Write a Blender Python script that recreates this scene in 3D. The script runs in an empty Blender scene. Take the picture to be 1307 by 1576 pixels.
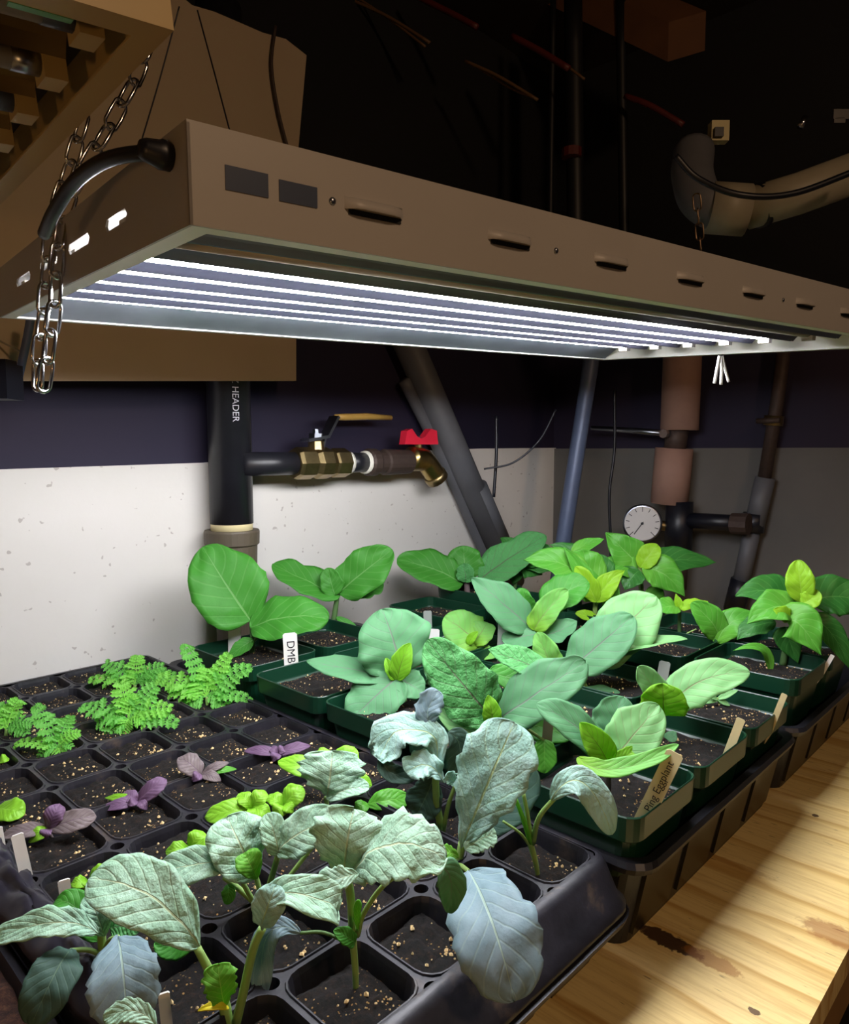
import bpy, bmesh, math, random
from mathutils import Vector as V, Matrix, noise
random.seed(7)
C = bpy.context.scene.collection
SC = bpy.context.scene

# ------------------------------------------------------------------ camera
IMG_W, IMG_H, FOC = 1307.0, 1576.0, 1100.0
EYE = V((0, 0, .283))
PITCH = math.atan((IMG_H/2 - 695.0)/FOC)
EF = V((.72180119, .69210046, 0)); ER = V((.69210046, -.72180119, 0)); UP = V((0, 0, 1))
FWD = EF*math.cos(PITCH) - UP*math.sin(PITCH)
DN = -(UP*math.cos(PITCH) + EF*math.sin(PITCH))
cd = bpy.data.cameras.new('camera'); cam = bpy.data.objects.new('camera', cd); C.objects.link(cam)
cd.sensor_fit = 'HORIZONTAL'; cd.sensor_width = 36; cd.lens = FOC/IMG_W*36; cd.clip_start = .01
m = Matrix((ER, -DN, -FWD)).transposed().to_4x4(); m.translation = EYE
cam.matrix_world = m; SC.camera = cam
# ------------------------------------------------------------------ world, lamps, exposure
SC.view_settings.view_transform = 'Standard'; SC.view_settings.look = 'None'
SC.view_settings.gamma = 1; SC.view_settings.use_curve_mapping = False
SC.view_settings.exposure = 0.0
TUBE_POWER = 92.0
wd = bpy.data.worlds.new('world'); SC.world = wd; wd.use_nodes = True
wd.node_tree.nodes['Background'].inputs[0].default_value = (.30, .30, .42, 1)
wd.node_tree.nodes['Background'].inputs[1].default_value = .03
def lamp(name, loc, energy, col, size):
    l = bpy.data.lights.new(name, 'POINT'); l.energy = energy; l.color = col; l.shadow_soft_size = size
    o = bpy.data.objects.new(name, l); o.location = loc; C.objects.link(o); return o
lamp('basement_bulb', (.16, -.62, .84), 9, (1, .66, .40), .05)
lamp('low_fill_light', (-.42, -.22, .10), 1.8, (1, .52, .18), .03)  # added unseen fill, warms the underside of the unlit lamp
SC.cycles.max_bounces = 8

# ------------------------------------------------------------------ measuring helpers (pixel of the photo -> point at a known plane)
def ray(x, y): return ER*((x-IMG_W/2)/FOC) + DN*((y-IMG_H/2)/FOC) + FWD
def on_z(x, y, z): r = ray(x, y); return EYE + r*((z-EYE.z)/r.z)
def on_y(x, y, Y): r = ray(x, y); return EYE + r*(Y/r.y)
def on_x(x, y, X): r = ray(x, y); return EYE + r*(X/r.x)
def at(x, y, D): r = ray(x, y); return EYE + r*(D/r.dot(EF))
def proj(p):
    d = p - EYE; z = d.dot(FWD); return V((IMG_W/2 + FOC*d.dot(ER)/z, IMG_H/2 + FOC*d.dot(DN)/z))

# ------------------------------------------------------------------ materials
def lin(c): return tuple(((v/255)/12.92 if v/255 <= .04045 else ((v/255+.055)/1.055)**2.4) for v in c) + (1,)
MATS = {}
class NT:
    def __init__(s, name):
        s.m = bpy.data.materials.new(name); s.m.use_nodes = True; s.t = s.m.node_tree; s.n = s.t.nodes; s.l = s.t.links
        s.b = s.n['Principled BSDF']; s.out = s.n['Material Output']; MATS[name] = s.m
    def add(s, typ, **kw):
        n = s.n.new(typ)
        for k, v in kw.items(): setattr(n, k, v)
        return n
    def math(s, op, a, b=None, c=None):
        n = s.add('ShaderNodeMath', operation=op)
        for i, v in enumerate((a, b, c)):
            if v is None: continue
            if isinstance(v, (int, float)): n.inputs[i].default_value = v
            else: s.l.new(v, n.inputs[i])
        return n.outputs[0]
    def mix(s, fac, a, b):
        n = s.add('ShaderNodeMix', data_type='RGBA')
        for i, v in ((0, fac), (6, a), (7, b)):
            if isinstance(v, (int, float)): n.inputs[i].default_value = v
            elif isinstance(v, tuple): n.inputs[i].default_value = v
            else: s.l.new(v, n.inputs[i])
        return n.outputs[2]
    def ramp(s, fac, stops):
        n = s.add('ShaderNodeValToRGB'); e = n.color_ramp.elements
        while len(e) > 1: e.remove(e[-1])
        e[0].position, e[0].color = stops[0]
        for p, c in stops[1:]:
            k = e.new(p); k.color = c
        s.l.new(fac, n.inputs[0]); return n.outputs[0]
    def noise(s, scale, detail=4, coord=None, rough=.5, dist=0):
        n = s.add('ShaderNodeTexNoise'); n.inputs['Scale'].default_value = scale; n.inputs['Detail'].default_value = detail
        n.inputs['Roughness'].default_value = rough; n.inputs['Distortion'].default_value = dist
        if coord is not None: s.l.new(coord, n.inputs['Vector'])
        return n.outputs[0]
    def obj(s): return s.add('ShaderNodeTexCoord').outputs['Object']
    def geo(s): return s.add('ShaderNodeNewGeometry').outputs['Position']
    def bump(s, h, strength=.3, dist=.001):
        n = s.add('ShaderNodeBump'); n.inputs['Strength'].default_value = strength; n.inputs['Distance'].default_value = dist
        s.l.new(h, n.inputs['Height']); s.l.new(n.outputs[0], s.b.inputs['Normal'])
    def set(s, **kw):
        for k, v in kw.items():
            i = s.b.inputs[k.replace('_', ' ')]
            if isinstance(v, (int, float, tuple)): i.default_value = v
            else: s.l.new(v, i)
        return s
def simple(name, rgb, rough=.5, metal=0, var=.25, scale=60, bump=0, spec=.5):
    t = NT(name); c = lin(rgb); dk = tuple(v*(1-var) for v in c[:3]) + (1,); lt = tuple(min(1, v*(1+var)) for v in c[:3]) + (1,)
    n = t.noise(scale, 5, t.geo())
    t.set(Base_Color=t.mix(n, dk, lt), Roughness=rough, Metallic=metal)
    t.b.inputs['Specular IOR Level'].default_value = spec
    if bump: t.bump(t.noise(scale*3, 4, t.geo()), bump)
    return t.m
def M(n): return MATS[n]

simple('black_plastic', (30, 30, 36), .38, var=.35, scale=90)
t = NT('tray_plastic'); n = t.noise(35, 6, t.geo(), .65)
t.set(Base_Color=t.ramp(n, [(.35, lin((24, 24, 30))), (.58, lin((40, 39, 46))), (.72, lin((84, 72, 62)))]), Roughness=.42)
t.bump(t.noise(300, 3, t.geo()), .15)
simple('tray_side', (34, 32, 24), .3, var=.35, scale=25)
simple('pot_green', (14, 54, 36), .34, var=.22, scale=40)
simple('housing', (170, 166, 162), .45, var=.08, scale=14, bump=.03)
simple('housing_lip', (238, 236, 230), .4, var=.08, scale=20)  # whiter than the housing in place of light bounced up from below
simple('sticker_dark', (66, 76, 98), .35, var=.15)
simple('reflector', (92, 94, 114), .42, .9, var=.35, scale=12)
simple('reflector_dim', (104, 108, 126), .42, .9, var=.35, scale=10)
simple('reflector_matte', (138, 146, 162), .45, .7, var=.5, scale=22)
simple('end_plate', (215, 215, 205), .55, var=.06)
simple('tube_off', (190, 182, 168), .3, var=.08)
simple('socket_white', (205, 200, 188), .45, var=.06)
simple('chrome', (200, 200, 200), .2, 1.0, var=.1)
simple('steel_dark', (120, 100, 78), .35, 1.0, var=.3)
simple('rubber_black', (16, 18, 28), .42, var=.3)
simple('brass', (166, 146, 104), .38, 1.0, var=.35, scale=120, bump=.25)
simple('brass_bright', (190, 165, 105), .3, 1.0, var=.25, scale=120)
simple('red_handle', (225, 40, 66), .4, var=.08)
simple('lever_orange', (176, 140, 70), .45, var=.12)
simple('steel', (150, 155, 165), .3, 1.0, var=.15)
simple('iron', (70, 56, 50), .6, .3, var=.35, scale=150, bump=.3)
simple('white_tape', (225, 222, 210), .7, var=.05)
simple('coupling', (84, 74, 60), .55, var=.2, scale=40)
simple('cream_collar', (222, 208, 160), .5, var=.08)
simple('drain_pipe', (92, 93, 98), .55, var=.2, scale=30)
simple('blue_pipe', (88, 100, 128), .45, .2, var=.15)
simple('insulation', (152, 118, 104), .75, var=.15)
simple('gauge_face', (214, 212, 210), .4, var=.04)
simple('ink', (18, 20, 26), .6, var=.1)
simple('tag_white', (232, 232, 226), .5, var=.04)
simple('tag_grey', (150, 158, 150), .5, var=.08)
simple('tag_cream', (198, 186, 140), .6, var=.1, scale=200)
simple('print_white', (190, 190, 200), .5, var=.02)
simple('pvc_cream', (150, 142, 122), .5, var=.12)
simple('joist', (88, 54, 26), .8, var=.35, scale=25, bump=.2)
simple('cable_red', (84, 26, 20), .5, var=.2)
simple('cable_tan', (96, 68, 38), .6, var=.2)
simple('duct_dark', (17, 17, 20), .5, var=.3)
simple('floor_dark', (60, 42, 38), .85, var=.3, scale=8)
simple('ceiling_dark', (40, 28, 22), .9, var=.4, scale=6)
simple('perlite', (226, 196, 140), .8, var=.3, scale=700)
simple('bench_wood', (150, 112, 62), .7, var=.25, scale=20)
simple('f2_frame', (190, 166, 112), .45, var=.12, scale=20)  # amber tint of warm lamplight is put into the frame and reflector colours
simple('f2_reflector', (128, 102, 58), .3, .9, var=.4, scale=15)
simple('f2_dark', (40, 32, 24), .6, var=.3)
simple('green_film', (100, 170, 120), .4, var=.1)
simple('yellow_leaf', (226, 214, 40), .6, var=.1)
# white painted wall, stained a little
t = NT('wall_white'); g = t.geo(); n1 = t.noise(5, 6, g, .6); n2 = t.noise(160, 2, g)
sp = t.ramp(t.noise(130, 1, g), [(.0, (1, 1, 1, 1)), (.735, (1, 1, 1, 1)), (.76, (.45, .40, .38, 1))])
base = t.mix(n1, lin((206, 203, 194)), lin((224, 220, 218)))
mul = t.add('ShaderNodeMix', data_type='RGBA', blend_type='MULTIPLY'); mul.inputs[0].default_value = .6
t.l.new(base, mul.inputs[6]); t.l.new(sp, mul.inputs[7])
t.set(Base_Color=mul.outputs[2], Roughness=.8); t.bump(n2, .12)
t = NT('wall_dimmed'); n1 = t.noise(7, 6, t.geo(), .6)  # right wall: the weaker light there is put into a grey colour
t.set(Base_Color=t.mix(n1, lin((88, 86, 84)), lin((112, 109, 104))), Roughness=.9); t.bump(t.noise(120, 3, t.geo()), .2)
t = NT('wall_navy'); n1 = t.noise(3, 4, t.geo())
t.set(Base_Color=t.ramp(n1, [(.3, lin((20, 18, 46))), (.6, lin((30, 22, 48))), (.75, lin((40, 22, 42)))]), Roughness=.75)
simple('wall_black', (14, 13, 18), .9, var=.3, scale=4)
t = NT('board_warm_lit'); n1 = t.noise(5, 5, t.geo(), .6)  # orange bulb light on the white board is mixed into this tan
t.set(Base_Color=t.mix(n1, lin((172, 150, 122)), lin((192, 170, 142))), Roughness=.75)
# plywood: grain runs across the bench, towards the wall
t = NT('plywood'); g = t.geo()
mp = t.add('ShaderNodeMapping'); mp.inputs['Scale'].default_value = (1, .16, 1); t.l.new(g, mp.inputs[0])
w = t.add('ShaderNodeTexWave', wave_type='RINGS', rings_direction='Z', wave_profile='SAW'); w.inputs['Scale'].default_value = 9; w.inputs['Distortion'].default_value = 11
w.inputs['Detail'].default_value = 4; w.inputs['Detail Scale'].default_value = 1.3
t.l.new(mp.outputs[0], w.inputs[0])
mp2 = t.add('ShaderNodeMapping'); mp2.inputs['Scale'].default_value = (9, .5, 1); t.l.new(g, mp2.inputs[0])
fine = t.noise(28, 6, mp2.outputs[0], .7)
col = t.ramp(w.outputs[0], [(0, lin((238, 212, 146))), (.72, lin((234, 206, 136))), (.95, lin((206, 166, 94))), (1, lin((234, 206, 136)))])
col = t.mix(t.math('MULTIPLY', t.ramp(fine, [(.45, (0, 0, 0, 1)), (.75, (1, 1, 1, 1))]), .55), col, lin((168, 118, 58)))
mpf = t.add('ShaderNodeMapping'); mpf.inputs['Scale'].default_value = (70, 9, 1); t.l.new(g, mpf.inputs[0])
pores = t.ramp(t.noise(7, 2, mpf.outputs[0]), [(.69, (0, 0, 0, 1)), (.74, (1, 1, 1, 1))])
col = t.mix(t.math('MULTIPLY', pores, .7), col, lin((92, 58, 26)))
def knot(col, cx, cy, sx, sy, c, hard=1.0, amt=1.0):
    k = t.add('ShaderNodeMapping'); k.inputs['Location'].default_value = (-cx/sx, -cy/sy, 0); k.inputs['Scale'].default_value = (1/sx, 1/sy, 0); t.l.new(g, k.inputs[0])
    ln = t.add('ShaderNodeVectorMath', operation='LENGTH'); t.l.new(k.outputs[0], ln.inputs[0])
    nn = t.noise(170, 5, g, .7)
    d = t.math('ADD', ln.outputs['Value'], t.math('MULTIPLY', t.math('SUBTRACT', nn, .5), 1.1))
    f = t.ramp(d, [(.0, (1, 1, 1, 1)), (.72, (1, 1, 1, 1)), (.72+.3*hard, (0, 0, 0, 1))])
    return t.mix(t.math('MULTIPLY', f, amt), col, c)
for px, py, sx, sy, c, hd, am in ((1030, 1448, .0085, .024, lin((58, 30, 22)), .35, .95), (1095, 1478, .0075, .020, lin((168, 112, 48)), .5, .7),
                                  (1290, 1440, .012, .022, lin((140, 78, 34)), 1.0, .6), (1255, 1255, .003, .003, lin((70, 40, 24)), .3, .9),
                                  (1160, 1556, .003, .004, lin((80, 50, 30)), .3, .9), (1130, 1330, .004, .03, lin((178, 128, 62)), 1, .5)):
    p = on_z(px, py, 0); col = knot(col, p.x, p.y, sx, sy, c, hd, am)
t.set(Base_Color=col, Roughness=.5); t.bump(fine, .15)
# potting soil
t = NT('soil'); g = t.geo(); n1 = t.noise(210, 9, g, .85); v = t.add('ShaderNodeTexVoronoi'); v.inputs['Scale'].default_value = 420; t.l.new(g, v.inputs['Vector'])
c = t.ramp(n1, [(.38, lin((7, 5, 4))), (.52, lin((24, 16, 11))), (.62, lin((56, 37, 22))), (.72, lin((128, 88, 46)))])
fl = t.math('LESS_THAN', v.outputs['Distance'], .2); n3 = t.math('GREATER_THAN', t.noise(60, 3, g), .52)
t.set(Base_Color=t.mix(t.math('MULTIPLY', fl, n3), c, lin((206, 160, 92))), Roughness=.95); t.bump(n1, 1.0, .006)
t = NT('red_soil'); n1 = t.noise(190, 9, t.geo(), .85)  # redder, paler brown than the potting soil
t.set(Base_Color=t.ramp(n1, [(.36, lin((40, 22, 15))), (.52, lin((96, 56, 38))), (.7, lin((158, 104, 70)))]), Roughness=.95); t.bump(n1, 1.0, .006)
# lit tube
t = NT('tube_lit'); e = t.add('ShaderNodeEmission'); e.inputs[0].default_value = (.99, .985, 1, 1); e.inputs[1].default_value = TUBE_POWER
t.l.new(e.outputs[0], t.out.inputs[0])

def leaf_mat(name, top, vein, under=None, rough=.5, crinkle=.0, young=None, trans=.3, veins=7, midw=.05, side=.5, waxy=None):
    t = NT(name); uv = t.add('ShaderNodeTexCoord').outputs['UV']; sx = t.add('ShaderNodeSeparateXYZ'); t.l.new(uv, sx.inputs[0])
    u, v = sx.outputs[0], sx.outputs[1]
    a = t.math('MULTIPLY', t.math('ABSOLUTE', t.math('SUBTRACT', v, .5)), 2)
    g = t.geo(); n1 = t.noise(90, 4, g); n2 = t.noise(22, 3, g)
    base = t.mix(n2, tuple(x*.82 for x in lin(top)[:3])+(1,), tuple(min(1, x*1.15) for x in lin(top)[:3])+(1,))
    if waxy: base = t.mix(t.ramp(n1, [(.4, (0, 0, 0, 1)), (.7, (1, 1, 1, 1))]), base, lin(waxy))
    if young: base = t.mix(t.ramp(u, [(0, (1, 1, 1, 1)), (.55, (0, 0, 0, 1))]), base, lin(young))
    wmid = t.math('MULTIPLY_ADD', u, -midw*.8, midw)
    mm = t.math('SUBTRACT', 1, t.math('SMOOTH_MIN', 1, t.math('DIVIDE', a, wmid), .3))
    mm = t.ramp(t.math('DIVIDE', a, wmid), [(.5, (1, 1, 1, 1)), (1, (0, 0, 0, 1))])
    wob = t.math('MULTIPLY', t.math('SUBTRACT', t.noise(60, 2, g), .5), .25)
    ph = t.math('FRACT', t.math('ADD', t.math('MULTIPLY', t.math('SUBTRACT', u, t.math('MULTIPLY', a, .32)), veins), wob))
    dv = t.math('ABSOLUTE', t.math('SUBTRACT', ph, .5))
    sv = t.ramp(dv, [(.0, (1, 1, 1, 1)), (.05, (.6, .6, .6, 1)), (.10, (0, 0, 0, 1))])
    veinf = t.math('MAXIMUM', mm, t.math('MULTIPLY', sv, side))
    colr = t.mix(veinf, base, lin(vein))
    und = t.mix(n2, lin(under or top), lin(under or top))
    bf = t.add('ShaderNodeNewGeometry').outputs['Backfacing']
    colr = t.mix(bf, colr, und)
    h = t.math('ADD', t.math('MULTIPLY', veinf, -.6), t.math('MULTIPLY', dv, .45 if crinkle else .25))
    if crinkle: h = t.math('ADD', h, t.math('MULTIPLY', t.noise(120, 4, g, .6), crinkle*2.4))
    t.set(Base_Color=colr, Roughness=rough); t.b.inputs['Specular IOR Level'].default_value = .3
    t.bump(h, .30 + crinkle*.35, .0012)
    tr = t.add('ShaderNodeBsdfTranslucent'); ms = t.add('ShaderNodeMixShader'); ms.inputs[0].default_value = trans
    t.l.new(colr, tr.inputs[0]); t.l.new(t.b.outputs[0], ms.inputs[1]); t.l.new(tr.outputs[0], ms.inputs[2]); t.l.new(ms.outputs[0], t.out.inputs[0])
leaf_mat('egg_green', (72, 154, 52), (120, 180, 100), (56, 120, 46), .5, .25, side=.35)
leaf_mat('egg_blue', (98, 160, 110), (120, 132, 120), (70, 130, 80), .55, .15, side=.3)
leaf_mat('egg_mid', (92, 172, 96), (112, 122, 96), (64, 130, 64), .5, 1.6, side=.35)
leaf_mat('egg_pale', (138, 200, 128), (150, 160, 116), (110, 180, 80), .5, .15, side=.35)
leaf_mat('egg_lime', (128, 200, 98), (140, 160, 96), (120, 190, 60), .5, .3, young=(150, 206, 60), trans=.4, side=.4)
leaf_mat('lime_new', (140, 208, 52), (120, 140, 60), (130, 196, 40), .5, .3, trans=.45, side=.4)
leaf_mat('pepper', (92, 178, 58), (130, 196, 96), (64, 130, 56), .4, .1, young=(112, 184, 62), side=.5)
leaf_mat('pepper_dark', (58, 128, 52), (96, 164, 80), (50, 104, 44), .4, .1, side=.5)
leaf_mat('pepper_new', (160, 218, 52), (180, 228, 90), (140, 200, 50), .4, .2, trans=.4, side=.5)
leaf_mat('kale', (178, 226, 192), (212, 230, 186), (84, 140, 70), .55, 1.2, side=.28, midw=.07, waxy=(196, 234, 208))
leaf_mat('kale_blue', (136, 164, 174), (178, 204, 190), (110, 140, 130), .55, .45, side=.35, midw=.06, waxy=(150, 174, 184))
leaf_mat('kale_silver', (172, 220, 204), (206, 228, 168), (110, 150, 130), .55, 1.2, side=.25, midw=.08, waxy=(190, 228, 218))
leaf_mat('kale_dark', (72, 104, 92), (110, 140, 116), (64, 92, 76), .6, .3, side=.3)
leaf_mat('kale_lime', (120, 196, 70), (180, 224, 110), (130, 200, 60), .5, .3, trans=.4)
leaf_mat('basil', (146, 214, 58), (160, 222, 80), (110, 180, 50), .35, .2, side=.3)
leaf_mat('basil_deep', (96, 176, 58), (130, 196, 84), (80, 150, 50), .35, .2, side=.3)
leaf_mat('basil_purple', (128, 100, 132), (150, 120, 150), (100, 70, 100), .45, .2, side=.3)
leaf_mat('basil_dusky', (140, 128, 128), (120, 96, 116), (100, 80, 96), .45, .25, side=.5)
leaf_mat('marigold', (124, 208, 100), (140, 214, 110), (120, 200, 90), .5, 0, side=0, trans=.45)
leaf_mat('marigold_lime', (158, 232, 98), (160, 232, 110), (140, 216, 90), .5, 0, side=0, trans=.45)
leaf_mat('stem_green', (150, 186, 104), (150, 186, 104), None, .5, 0, side=0, trans=.1)
leaf_mat('stem_dark', (86, 120, 70), (86, 120, 70), None, .5, 0, side=0, trans=.1)
leaf_mat('stem_purple', (110, 96, 96), (110, 96, 96), None, .5, 0, side=0, trans=.1)

# ------------------------------------------------------------------ mesh helpers
def root_of(o):
    while o.parent: o = o.parent
    return o
def link(name, verts, faces, mat, parent=None, smooth=False, local=False, uvs=None):
    verts = [V(v) for v in verts]
    if parent is None:
        xs = [v.x for v in verts]; ys = [v.y for v in verts]
        off = V(((min(xs)+max(xs))/2, (min(ys)+max(ys))/2, min(v.z for v in verts)))
    elif local: off = V((0, 0, 0))
    else: off = V(root_of(parent).location)
    me = bpy.data.meshes.new(name); me.from_pydata([v-off for v in verts], [], faces); me.validate()
    if smooth: me.polygons.foreach_set('use_smooth', [True]*len(me.polygons))
    if uvs:
        l = me.uv_layers.new(name='UVMap')
        for lp in me.loops: l.data[lp.index].uv = uvs[lp.vertex_index]
    me.materials.append(M(mat)); me.update()
    o = bpy.data.objects.new(name, me); C.objects.link(o)
    if parent is None: o.location = off
    else: o.parent = parent
    return o
def tag(o, label, cat=None, group=None, kind=None):
    if label: o['label'] = label
    if cat: o['category'] = cat
    if group: o['group'] = group
    if kind: o['kind'] = kind
    return o
def thing(name, label, cat, loc, group=None):
    o = bpy.data.objects.new(name, None); C.objects.link(o); o.location = loc; o.empty_display_size = .02
    return tag(o, label, cat, group)
def copyo(src, parent, loc=None):
    c = src.copy(); C.objects.link(c); c.parent = parent
    if loc is not None: c.location = loc
    return c
class MB:
    def __init__(s): s.v = []; s.f = []
    def box(s, a, b):
        n = len(s.v); (x0, y0, z0), (x1, y1, z1) = a, b
        s.v += [V(p) for p in ((x0, y0, z0), (x1, y0, z0), (x1, y1, z0), (x0, y1, z0), (x0, y0, z1), (x1, y0, z1), (x1, y1, z1), (x0, y1, z1))]
        s.f += [tuple(n+i for i in f) for f in ((0, 3, 2, 1), (4, 5, 6, 7), (0, 1, 5, 4), (1, 2, 6, 5), (2, 3, 7, 6), (3, 0, 4, 7))]; return s
    def obox(s, c, ax, ay, az):
        """box about c with half-axis vectors"""
        n = len(s.v); c = V(c); ax, ay, az = V(ax), V(ay), V(az)
        for k in (-1, 1):
            for i, j in ((-1, -1), (1, -1), (1, 1), (-1, 1)): s.v.append(c+ax*i+ay*j+az*k)
        s.f += [tuple(n+i for i in f) for f in ((0, 3, 2, 1), (4, 5, 6, 7), (0, 1, 5, 4), (1, 2, 6, 5), (2, 3, 7, 6), (3, 0, 4, 7))]; return s
    def tube(s, pts, r, seg=10, closed=False, cap=True):
        pts = [V(p) for p in pts]; N = len(pts); n0 = len(s.v)
        rs = r if isinstance(r, (list, tuple)) else [r]*N
        prev = None
        for i in range(N):
            if closed: t = pts[(i+1) % N]-pts[i-1]
            else: t = pts[min(i+1, N-1)]-pts[max(i-1, 0)]
            t.normalize()
            if prev is None: a = t.orthogonal().normalized()
            else:
                a = prev - t*prev.dot(t); a = a.normalized() if a.length > 1e-6 else t.orthogonal().normalized()
            prev = a; b = t.cross(a)
            for k in range(seg):
                q = 2*math.pi*k/seg; s.v.append(pts[i]+(a*math.cos(q)+b*math.sin(q))*rs[i])
        for i in range(N if closed else N-1):
            i2 = (i+1) % N
            for k in range(seg): s.f.append((n0+i*seg+k, n0+i*seg+(k+1) % seg, n0+i2*seg+(k+1) % seg, n0+i2*seg+k))
        if cap and not closed:
            s.f.append(tuple(n0+k for k in reversed(range(seg)))); s.f.append(tuple(n0+(N-1)*seg+k for k in range(seg)))
        return s
    def lathe(s, p, d, prof, seg=20):
        """profile of (distance along d, radius)"""
        d = V(d).normalized(); a = d.orthogonal().normalized(); b = d.cross(a); n0 = len(s.v); p = V(p)
        for h, r in prof:
            for k in range(seg):
                q = 2*math.pi*k/seg; s.v.append(p+d*h+(a*math.cos(q)+b*math.sin(q))*max(r, 1e-5))
        for i in range(len(prof)-1):
            for k in range(seg): s.f.append((n0+i*seg+k, n0+i*seg+(k+1) % seg, n0+(i+1)*seg+(k+1) % seg, n0+(i+1)*seg+k))
        s.f.append(tuple(n0+k for k in reversed(range(seg)))); s.f.append(tuple(n0+(len(prof)-1)*seg+k for k in range(seg))); return s
    def rings(s, rings, closed_top=False, closed_bot=False):
        n0 = len(s.v); N = len(rings[0])
        for r in rings: s.v += [V(p) for p in r]
        for i in range(len(rings)-1):
            for k in range(N): s.f.append((n0+i*N+k, n0+i*N+(k+1) % N, n0+(i+1)*N+(k+1) % N, n0+(i+1)*N+k))
        if closed_bot: s.f.append(tuple(n0+k for k in reversed(range(N))))
        if closed_top: s.f.append(tuple(n0+(len(rings)-1)*N+k for k in range(N)))
        return s
    def prism(s, poly, off):
        n = len(s.v); N = len(poly); off = V(off)
        s.v += [V(p) for p in poly] + [V(p)+off for p in poly]
        s.f.append(tuple(n+k for k in reversed(range(N)))); s.f.append(tuple(n+N+k for k in range(N)))
        for k in range(N): s.f.append((n+k, n+(k+1) % N, n+N+(k+1) % N, n+N+k))
        return s
    def build(s, name, mat, parent=None, smooth=False, local=False):
        return link(name, s.v, s.f, mat, parent, smooth, local)
def curve(pts, n=16):
    """Catmull-Rom through points"""
    pts = [V(p) for p in pts]; out = []
    P = [pts[0]*2-pts[1]] + pts + [pts[-1]*2-pts[-2]]
    for i in range(1, len(P)-2):
        for k in range(n):
            t = k/n; a, b, c, d = P[i-1], P[i], P[i+1], P[i+2]
            out.append(.5*((2*b)+(c-a)*t+(2*a-5*b+4*c-d)*t*t+(3*b-a-3*c+d)*t**3))
    out.append(pts[-1]); return out
def rrect(hx, hy, r, z, n=4, cx=0, cy=0):
    out = []
    for (sx, sy, a0) in ((1, -1, -90), (1, 1, 0), (-1, 1, 90), (-1, -1, 180)):
        for k in range(n+1):
            a = math.radians(a0+90*k/n); out.append(V((cx+sx*(hx-r)+r*math.cos(a), cy+sy*(hy-r)+r*math.sin(a), z)))
    return out
def text_mesh(txt, size):
    cu = bpy.data.curves.new('lettering', 'FONT'); cu.body = txt; cu.size = size; cu.align_x = 'CENTER'; cu.align_y = 'CENTER'
    o = bpy.data.objects.new('lettering', cu); C.objects.link(o); dg = bpy.context.evaluated_depsgraph_get()
    me = o.evaluated_get(dg).to_mesh(); v = [x.co.copy() for x in me.vertices]; f = [tuple(p.vertices) for p in me.polygons]
    bpy.data.objects.remove(o); return v, f

# ================================================================== THE ROOM
YW, XW, ZC = .765, 1.15, .95
def struct(name, mb, mat, parent=None): return tag(mb.build(name, mat, parent), None, None, None, 'structure')
wb = struct('wall_back', MB().box((-1.6, YW, -.75), (XW+.1, YW+.08, ZC)), 'wall_black')
# dark paint band and white lower wall, a hair proud of the masonry; their shared edge climbs slightly to the right
def slab(name, pts, Y, th, mat, parent):
    return MB().prism([V((x, Y, z)) for x, z in pts], (0, th, 0)).build(name, mat, parent)
slab('paint_band', [(-1.6, .22), (XW, .28), (XW, .47), (-1.6, .42)], YW-.003, .003, 'wall_navy', wb)
slab('lower_panel', [(-1.6, -.75), (XW, -.75), (XW, .290), (.93, .288), (.56, .279), (.42, .270), (.2, .266), (-1.6, .225)], YW-.008, .008, 'wall_white', wb)
wr = struct('wall_right', MB().box((XW, -1.6, -.75), (XW+.08, YW, ZC)), 'wall_black')
MB().box((XW-.003, -1.6, .22), (XW, YW, .47)).build('paint_band', 'wall_navy', wr)
MB().box((XW-.008, -1.6, -.75), (XW, YW-.008, .2885)).build('lower_panel', 'wall_dimmed', wr)
struct('ceiling', MB().box((-1.6, -1.6, ZC), (XW+.08, YW+.08, ZC+.03)), 'ceiling_dark')
struct('floor', MB().box((-1.6, -1.6, -.78), (XW+.08, YW+.08, -.75)), 'floor_dark')
# ceiling joists
for i, y in enumerate((-.5, -.08, .34)):
    j = MB().box((-1.6, y, .86), (.2, y+.045, ZC)); tag(j.build('ceiling_joist', 'joist'), ['rough ceiling joist nearest the camera side overhead', 'rough ceiling joist over the middle of the bench', 'rough ceiling joist over the unlit lamp near the wall'][i], 'joist', 'ceiling joists')
# white board standing off the wall, upper left (pipes run up behind it)
bp = [on_y(0, 586, .698), on_y(456, 586, .698), on_y(472, 60, .698)]
dx = (bp[1]-bp[0]); sl = dx.z/dx.x
bd = MB().prism([V((-.9, .698, bp[0].z-sl*(bp[0].x+.9))), V((bp[1].x, .698, bp[1].z)), V((bp[1].x+.004, .698, .60)), on_y(472, 85, .698), on_y(440, 60, .698), on_y(404, 50, .698), on_y(372, 36, .698), on_y(330, 18, .698), on_y(296, 8, .698), on_y(262, -20, .698), V((-.9, .698, .80))], (0, .006, 0))
tag(bd.build('wall_board', 'board_warm_lit'), 'white wall board with a ragged top edge behind the hanging lamps', 'board')
# plywood bench
bench = thing('bench', 'pale plywood bench with dark knots carrying the seed trays', 'table', (.3, .42, -.75))
MB().box((-.62, .092, -.016), (XW-.012, YW-.01, 0)).build('bench_top', 'plywood', bench)
MB().box((-.6, .11, -.1), (XW-.03, .148, -.016)).build('apron', 'bench_wood', bench)
for x in (-.55, .35, 1.05):
    for y in (.15, .70): MB().box((x, y, -.75), (x+.04, y+.04, -.016)).build('leg', 'bench_wood', bench)

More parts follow.
